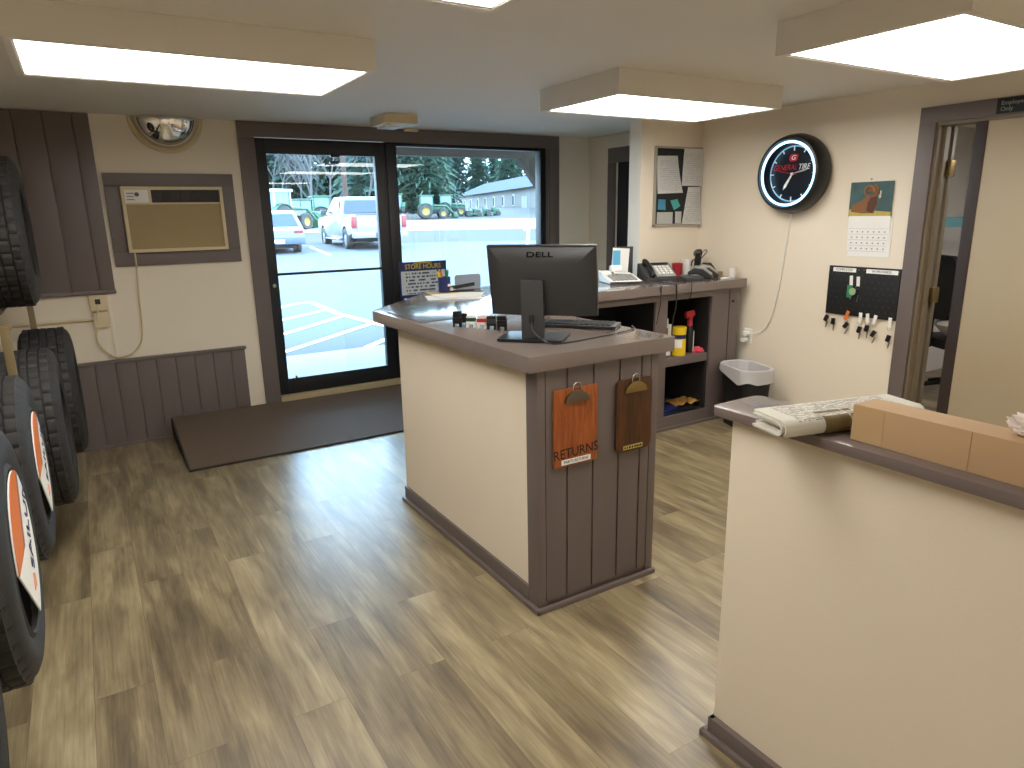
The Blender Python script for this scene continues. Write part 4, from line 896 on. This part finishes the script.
strip('parking_lot_ground', 1, 27.6, -60, 60, M['asphalt'])
strip('verge_ground', 27.6, 46, -90, 90, M['drygrass']); strip('gravel_ground', 46, 74, -120, 120, M['gravel']); strip('field_ground', 74, 230, -200, 200, M['lawn'])
ST('sidewalk_ground', box(B(), -8, 14, YF+.16, 7.40, -.2, .12), M['concrete'])
def road_line(pts, wd, lab):
    bm = B(); 
    for a_, b_ in zip(pts, pts[1:]):
        a_, b_ = Vector((*a_, 0)), Vector((*b_, 0)); n_ = (b_-a_).cross(Vector((0, 0, 1))).normalized()*wd/2; e2 = (b_-a_).normalized()*wd*.3
        q = [a_-n_-e2, b_-n_+e2, b_+n_+e2, a_+n_-e2]
        vs = [bm.verts.new((p.x, p.y, gz(p.x, p.y)+.006)) for p in q]; bm.faces.new(vs)
    o = S('road_line', bm, M['line'], lab, 'road marking', 'painted lines on the lot', False); return o
road_line([(2.0, 11.2), (2.73, 11.79), (3.05, 12.03), (3.27, 12.0), (3.27, 10.5), (3.5, 9.0), (3.6, 8.3)], .11, 'white outline of the hatched island on the parking lot')
road_line([(1.6, 10.0), (2.46, 10.53), (3.26, 11.04)], .1, 'white hatch stripe farthest from the door')
road_line([(1.2, 8.65), (2.19, 9.39), (3.3, 10.3)], .1, 'white hatch stripe in the middle of the hatched island')
road_line([(1.3, 7.8), (1.92, 8.25), (3.34, 9.34)], .1, 'white hatch stripe nearest the door crossing the whole island')
road_line([(2.8, 7.91), (3.3, 8.33)], .1, 'short white hatch stripe by the sidewalk edge')
road_line([(6.68, 21.9), (7.25, 26.0)], .12, 'white bay line between the two parked vehicles')
# canopy
t = T('porch_canopy', 'timber porch canopy beam with diagonal brace outside the window', 'canopy', (4, 7.3, 2.2))
P('roof_deck', box(B(), -4, 9, YF+.16, 8.0, 2.40, 2.5), M['soffit'], t); P('fascia', box(B(), -4, 9, 7.9, 8.0, 2.28, 2.42), M['beam'], t)
P('front_beam', box(B(), -4, 9, 7.42, 7.56, 2.215, 2.40, .006), M['beam'], t)
P('brace', prism(B(), [(4.62, 2.345), (4.885, 2.345), (5.40, 1.70), (5.40, 1.40)], 'Y', 7.43, 7.55, .006), M['beam'], t); P('post', box(B(), 5.38, 5.54, 7.41, 7.57, .1, 2.22, .008), M['beam'], t)
t = T('bollard_post', 'slim grey post with a pale bracket head beside the parking lot', 'post', (11.1, 17.1, .3))
P('pole', cyl(B(), (11.06, 17.1, .28), (11.16, 17.15, 1.12), .055, n=12), M['grey'], t); P('bracket_head', obox(B(), (11.17, 17.16, 1.17), (.32, .14, .14), Matrix.Rotation(rad(-25), 3, 'Z') @ Matrix.Rotation(rad(-20), 3, 'Y'), .02), M['white'], t)
# vehicles (local: +Y is the nose, origin at rear centre on the ground)
def wheel(t, x, y, R, W, hub='carsilver'):
    k = 1 if x > 0 else -1
    w_ = P('wheel', lathe(B(), [(R*.62, -W/2), (R*.9, -W/2), (R, -W*.3), (R, W*.3), (R*.9, W/2), (R*.62, W/2)], AX((x, y, R), (k, 0, 0)), 28), M['rubber'], t, True)
    P('hub', lathe(B(), [(R*.63, -W*.3), (R*.63, W*.42), (R*.5, W*.36), (R*.2, W*.44), (.001, W*.44)], AX((x, y, R), (k, 0, 0)), 28), M[hub], w_, True)
def body_bm(prof, hw, arches, tumble, z0):
    """extrude side profile (y,z); width narrows above the belt"""
    bm = B(); A_ = []; C_ = []
    for y, z in prof:
        w_ = hw if z < tumble else hw-(z-tumble)*.28
        if z < z0+.1: w_ = hw-.05
        A_.append(bm.verts.new((-w_, y, z))); C_.append(bm.verts.new((w_, y, z)))
    f1, f2 = bm.faces.new(A_), bm.faces.new(C_[::-1]); n = len(prof)
    for i in range(n): bm.faces.new((A_[i], C_[i], C_[(i+1) % n], A_[(i+1) % n]))
    bmesh.ops.recalc_face_normals(bm, faces=bm.faces[:]); bmesh.ops.triangulate(bm, faces=[f1, f2]); return bm
def arch(y, r, z, n=9): return [(y+r*cos(pi*i/(n-1)), z+r*sin(pi*i/(n-1))) for i in range(n)]
def vloc(x, y): return (x, y, gz(x, y))
t = T('pickup_truck', 'silver white pickup truck parked outside the glass door', 'pickup truck', (8.82, 22.95, gz(8.8, 24.2)-.06), rad(-5))
zb_ = .42
prof = [(.02, .62), (.0, 1.22)]+[(1.75, 1.24)]+[(1.80, 1.30), (5.0, 1.14), (5.55, 1.02), (5.62, .6), (5.5, zb_)]+[(p[0], p[1]) for p in arch(4.72, .44, zb_)]+[(4.2, zb_)]+[(p[0], p[1]) for p in arch(1.12, .44, zb_)]+[(.5, zb_+.1)]
P('body', body_bm(prof, .96, None, 1.15, zb_), M['carwhite'], t, True)
cab = [(1.78, 1.22), (1.9, 1.80), (2.15, 1.86), (3.3, 1.86), (4.15, 1.24)]
P('cab', body_bm(cab, .94, None, 1.2, 0), M['carwhite'], t, True)
g = B(); 
for v_ in (((-.80, 1.745, 1.30), (.80, 1.745, 1.30), (.70, 1.865, 1.74), (-.70, 1.865, 1.74)),): sheet(g, v_, .03, (0, -1, 0))
for k in (-1, 1):
    sheet(g, [(k*.925, 2.0, 1.30), (k*.925, 2.78, 1.30), (k*.82, 2.78, 1.74), (k*.82, 2.12, 1.74)], .012, (k, 0, .2)); sheet(g, [(k*.925, 2.86, 1.30), (k*.925, 3.85, 1.30), (k*.82, 3.3, 1.74), (k*.82, 2.86, 1.74)], .012, (k, 0, .2))
sheet(g, [(-.8, 4.03, 1.34), (.8, 4.03, 1.34), (.72, 3.4, 1.80), (-.72, 3.4, 1.80)], .02, (0, .5, .8)); P('windows', g, M['carglass'], t, True)
g = P('tailgate', box(B(), -.78, .78, -.03, .02, .66, 1.2, .02), M['carwhite'], t, True); P('tailgate_handle', box(B(), -.12, .12, -.045, -.028, 1.05, 1.12, .008), M['dgrey'], g, True)
P('top_rail', box(B(), -.8, .8, -.035, .0, 1.19, 1.235, .01), M['dgrey'], t, True)
for k in (-1, 1): P('tail_light', box(B(), min(k*.80, k*.975), max(k*.80, k*.975), -.035, .09, .78, 1.16, .02), M['tail'], t, True)
P('rear_bumper', box(B(), -.96, .96, -.16, .1, .44, .66, .04), M['carsilver'], t, True); P('number_plate', box(B(), -.2, .2, -.175, -.15, .48, .63), M['dgrey'], t, True)
for k in (-1, 1):
    m_ = P('side_mirror', box(B(), min(k*.98, k*1.2), max(k*.98, k*1.2), 3.75, 3.85, 1.22, 1.42, .03), M['dgrey'], t, True)
    P('running_board', box(B(), min(k*.9, k*1.02), max(k*.9, k*1.02), 1.8, 4.1, .34, .40, .02), M['carsilver'], t, True)
P('underbody', box(B(), -.75, .75, .4, 5.2, .3, .5), M['mblack'], t, True)
for x in (-.84, .84):
    for y in (1.12, 4.72): wheel(t, x, y, .39, .26)
t = T('hatchback_car', 'pale station wagon parked beside the pickup truck seen from behind', 'car', (5.48, 23.35, gz(5.5, 24.2)-.05), rad(-4)); zb_ = .3
prof = [(.05, .5), (.02, .78), (.1, .86), (.55, 1.34), (.8, 1.42), (2.0, 1.44), (2.35, 1.40), (3.1, .94), (4.1, .82), (4.3, .6), (4.2, zb_)]+arch(3.45, .34, zb_)+[(3.0, zb_)]+arch(.82, .34, zb_)+[(.4, zb_+.08)]
P('body', body_bm(prof, .83, None, .86, zb_), M['carwhite'], t, True)
g = B(); sheet(g, [(-.70, .16, .905), (.70, .16, .905), (.60, .515, 1.30), (-.60, .515, 1.30)], .03, (0, -.75, .65))
for k in (-1, 1): sheet(g, [(k*.815, .5, .92), (k*.815, 2.75, .92), (k*.71, 2.25, 1.34), (k*.71, .85, 1.34)], .012, (k, 0, .25))
sheet(g, [(-.7, 3.0, .98), (.7, 3.0, .98), (.62, 2.42, 1.36), (-.62, 2.42, 1.36)], .02, (0, .6, .8)); P('windows', g, M['carglass'], t, True)
for k in (-1, 1): P('tail_light', box(B(), min(k*.52, k*.80), max(k*.52, k*.80), .0, .1, .70, .79, .015), M['tail'], t, True)
P('rear_bumper', box(B(), -.84, .84, -.08, .2, .34, .56, .04), mat('blue_grey_bumper', (70, 80, 98), .4), t, True); P('number_plate', box(B(), -.17, .17, -.09, -.07, .38, .50), M['white'], t, True)
P('underbody', box(B(), -.6, .6, .2, 3.9, .2, .36), M['mblack'], t, True)
for x in (-.72, .72):
    for y in (.82, 3.45): wheel(t, x, y, .31, .2)
# tractors
def make_tractor(label, roof='tgreen', bodyc='tgreen'):
    t = T('tractor', label, 'tractor', (0, 0, 0), 0, 'tractors on the gravel yard')
    P('hood', prism(B(), [(.1, .95), (.1, 1.5), (1.5, 1.38), (1.75, 1.2), (1.75, .8)], 'X', -.36, .36, .05), M[bodyc], t, True)
    P('chassis', box(B(), -.28, .28, -1.1, 1.6, .5, .95, .05), M['darkmetal'], t, True)
    bm = B()
    for x in (-.68, .68):
        for y in (-1.15, .15): box(bm, x-.045, x+.045, y-.05, y+.05, .95, 2.35, .01)
    box(bm, -.72, .72, -1.2, .2, .85, 1.15, .03); P('cab_frame', bm, M[bodyc], t, True)
    P('cab_glass', box(B(), -.66, .66, -1.12, .12, 1.15, 2.32), mat('cab_glass', (84, 110, 126), .1), t, True); P('cab_roof', box(B(), -.8, .8, -1.3, .3, 2.33, 2.48, .06), M[roof], t, True)
    for x in (-.78, .78):
        k = 1 if x > 0 else -1
        for y, R, W in ((-.65, .78, .42), (1.25, .52, .3)):
            w_ = P('wheel', lathe(B(), [(R*.56, -W/2), (R*.92, -W/2), (R, -W*.35), (R, W*.35), (R*.92, W/2), (R*.56, W/2)], AX((x, y, R), (k, 0, 0)), 28), M['rubber'], t, True)
            P('hub', lathe(B(), [(R*.58, -W*.2), (R*.58, W*.3), (R*.4, W*.15), (.001, W*.2)], AX((x, y, R), (k, 0, 0)), 24), M['tyellow'], w_, True)
        P('fender', prism(B(), [(-.65+.86*cos(q), .78+.86*sin(q)) for q in [rad(35+12*i) for i in range(11)]]+[(-.65+.8*cos(q), .78+.8*sin(q)) for q in [rad(155-12*i) for i in range(11)]], 'X', x-.22, x+.22), M['tgreen'], t, True)
        P('loader_arm', tube(B(), [(x*.75, .3, 1.35), (x*.75, 1.6, 1.3), (x*.75, 2.5, .45)], .09, 8, False), M['tgreen'], t, True)
    P('bucket', prism(B(), [(2.4, .12), (2.35, .62), (2.45, .68), (2.95, .1), (2.45, .08)], 'X', -.85, .85, .02), M['tgreen'], t, True); return t
T0 = make_tractor('green tractor with yellow wheels and loader facing the white building', 'tgreen'); p_ = vloc(32.9, 70.0); T0.location = p_; T0.rotation_euler = (0, 0, rad(-108))
for (x, y, rz, lab, s) in ((30.2, 73.5, -20, 'green tractor seen from behind between truck and the loader tractor', 1.05), (36.0, 71.4, -118, 'green tractor with raised loader closest to the white building', .95),
        (15.3, 55.5, -150, 'green tractor seen between the two parked vehicles', .9), (17.9, 58.5, -95, 'green tractor just over the hood of the pickup truck', 1.0)):
    copy_tree(T0, vloc(x, y), rad(rz), lab, s)
t = make_tractor('pale cabbed tractor behind the station wagon', 'white', 'siding'); t.location = vloc(12.6, 52.0); t.rotation_euler = (0, 0, rad(-60)); t.scale = (1.15, 1.15, 1.15)
def make_mower(label):
    t = T('riding_mower', label, 'mower', (0, 0, 0), 0, 'riding mowers on the gravel yard')
    P('hood', prism(B(), [(.1, .4), (.1, .85), (.8, .75), (.95, .4)], 'X', -.3, .3, .05), M['tgreen'], t, True); P('deck', box(B(), -.6, .6, -.5, .3, .2, .36, .04), M['tgreen'], t, True)
    P('seat', prism(B(), [(-.7, .6), (-.2, .6), (-.2, .7), (-.58, .72), (-.66, 1.15), (-.76, 1.15)], 'X', -.25, .25, .03), M['siding'], t, True)
    for x in (-.45, .45):
        for y, R in ((-.5, .34), (.7, .24)): P('wheel', cyl(B(), (x-.1, y, R), (x+.1, y, R), R, n=20), M['rubber'], t, True)
    return t
m0 = make_mower('riding mower with white seat nearest the tractors'); m0.location = vloc(37.6, 69.2); m0.rotation_euler = (0, 0, rad(-100))
copy_tree(m0, vloc(38.7, 69.0), rad(-110), 'riding mower with white seat in the middle of the mower row'); copy_tree(m0, vloc(39.8, 68.8), rad(-95), 'riding mower with white seat at the building end of the row')
# white building
bx, by, ang = 58.0, 101.0, math.atan2(54.4, 16.2)
t = T('long_building', 'long white building with grey roof and a row of windows across the yard', 'building', (50.0, 71.0, 0), ang-pi/2+.0)
L_, Dp, zg, ze = 66, 13, 1.6, 4.95
# local: +Y along the facade away from viewer (towards far end), -X... facade faces local +X side mirrored below
P('walls', box(B(), 0, Dp, -8, L_, zg-.6, ze), M['siding'], t, True)
P('roof', prism(B(), [(-.5, ze-.05), (Dp/2, ze+2.7), (Dp+.5, ze-.05)], 'Y', -8.5, L_+.4), M['shingle'], t, True)
for i in range(11):
    y = -5.5+i*6.1
    if i == 3: continue
    f_ = P('window', box(B(), -.06, .02, y-.55, y+.55, zg+.95, zg+2.55), M['white'], t, True); P('pane', box(B(), -.09, -.05, y-.42, y+.42, zg+1.05, zg+2.45), mat('dark_window', (38, 48, 60), .6), f_, True)
for y in (12.4, 13.8): P('door', box(B(), -.06, .02, y-.5, y+.5, zg, zg+2.2), mat('pale_grey_door', (170, 170, 176), .6), t, True)
P('entry_wing', box(B(), -2.2, 0, -8, -1.5, zg-.6, ze-.1), M['siding'], t, True); P('wing_window', box(B(), -2.26, -2.18, -5, -3.9, zg+.95, zg+2.55), mat('dark_window', (38, 48, 60), .6), t, True)
P('wing_roof', prism(B(), [(-2.6, ze-.15), (Dp*.3, ze+1.7), (Dp*.3, ze)], 'Y', -8.4, -1.2), M['shingle'], t, True)
# trees
def conifer(seed, m, lab, h=14, wd=3.4):
    rnd = random.Random(seed); t = T('pine_tree', lab, 'tree', (0, 0, 0), 0, 'evergreens behind the yard')
    P('trunk', cyl(B(), (0, 0, -.5), (0, 0, h*.96), .22, .03, 8), M['pbark'], t, True); bm = B()
    z = h*.06
    while z < h:
        f = 1-z/h; L = wd*(f**.75)*rnd.uniform(.8, 1.15)+.15; n = 11
        for k in range(n):
            q = 2*pi*(k+rnd.random()*.8)/n; l = L*rnd.uniform(.65, 1.1); d_ = Vector((cos(q), sin(q), 0)); sd = Vector((-sin(q), cos(q), 0))
            for j in range(8):
                u = (j+.5)/8; c_ = d_*l*u+Vector((0, 0, z-.35*l*u*u+rnd.uniform(-.35, .45)))+sd*rnd.uniform(-.2, .2); r_ = l*(.38-.16*u)+.1
                for s_ in (-1, 1):
                    tip = c_+d_*r_*rnd.uniform(.6, 1.2)+sd*s_*r_*rnd.uniform(.6, 1.3)+Vector((0, 0, rnd.uniform(-.55, .3)*r_*2))
                    a_ = c_+d_*r_*.25; e_2 = c_-d_*r_*.35+Vector((0, 0, rnd.uniform(-.1, .1)))
                    vs = [bm.verts.new(p) for p in (c_, a_+Vector((0, 0, .12)), tip, e_2)]; bm.faces.new(vs)
        z += h*.042*(.6+f)
    P('foliage', bm, m, t, True, smooth=False); return t
def bare_tree(seed, lab, h=11):
    rnd = random.Random(seed); t = T('bare_tree', lab, 'tree', (0, 0, 0), 0, 'bare trees behind the yard'); bm = B()
    def grow(p, d, l, r, lev):
        pts = [p]; dd = d.copy()
        for i in range(3):
            dd = (dd+Vector((rnd.uniform(-.2, .2), rnd.uniform(-.2, .2), rnd.uniform(0, .15)))).normalized(); pts.append(pts[-1]+dd*l/3)
        tube(bm, pts, lambda u: r*(1-.55*u), 5 if lev < 2 else 3, False)
        if lev == 4: return
        for k in range((6, 5, 4, 4)[lev]):
            i = rnd.choice((1, 2, 2, 3, 3)); q = rnd.uniform(0, 2*pi); nd = (dd*rnd.uniform(.5, .9)+Vector((cos(q), sin(q), rnd.uniform(-.05, .5)))*.8).normalized()
            grow(pts[i], nd, l*rnd.uniform(.5, .72), r*.45, lev+1)
    grow(Vector((0, 0, -.3)), Vector((0, 0, 1)), h*.5, h*.009, 0); P('branches', bm, M['bark'], t, True, smooth=False); return t
def at(d, s): p = FD*d+SD*s; return (p.x, p.y, zt(d)-.2)
EV, BR_ = 'evergreen tree in the dense belt beyond the yard', 'bare grey tree in the wood beyond the yard'
c1, c2 = conifer(1, M['pine'], EV), conifer(2, M['pine2'], EV, 13, 4.0)
b1, b2 = bare_tree(3, BR_), bare_tree(9, BR_, 12)
rnd = random.Random(11); ev = []; br = []
# px = 512 + 683*s/d ; belt behind tractors
for i in range(9): ev.append((rnd.uniform(90, 102), -18.5+i*1.2+rnd.uniform(-.4, .4), rnd.uniform(1.0, 1.35)))
for i in range(14): ev.append((rnd.uniform(165, 200), -30+i*3.6+rnd.uniform(-1.2, 1.2), rnd.uniform(1.2, 1.75)))
for i in range(16): ev.append((rnd.uniform(105, 135), -52+i*2.2+rnd.uniform(-.6, .6), rnd.uniform(1.3, 1.8)))
for i in range(10): br.append((rnd.uniform(64, 84), -29+i*1.6+rnd.uniform(-.5, .5), rnd.uniform(1.1, 1.5)))
for i, (d_, s_, k) in enumerate(ev):
    src = (c1, c2)[i % 2]; o = src if i < 2 else copy_tree(src)
    o.location = at(d_, s_); o.rotation_euler = (0, 0, i*1.7); o.scale = (k, k, k)
for i, (d_, s_, k) in enumerate(br):
    src = (b1, b2)[i % 2]; o = src if i < 2 else copy_tree(src)
    o.location = at(d_, s_); o.rotation_euler = (0, 0, i*2.1); o.scale = (k, k, k)
t = T('utility_pole', 'brown utility pole behind the pickup truck', 'pole', (13.6, 40.7, .5)); P('pole', cyl(B(), (13.63, 40.68, .3), (13.63, 40.68, 8.5), .17, .13, 12), M['pbark'], t)
P('cross_arm', box(B(), 12.7, 14.5, 40.6, 40.75, 7.6, 7.75, .01), M['pbark'], t)
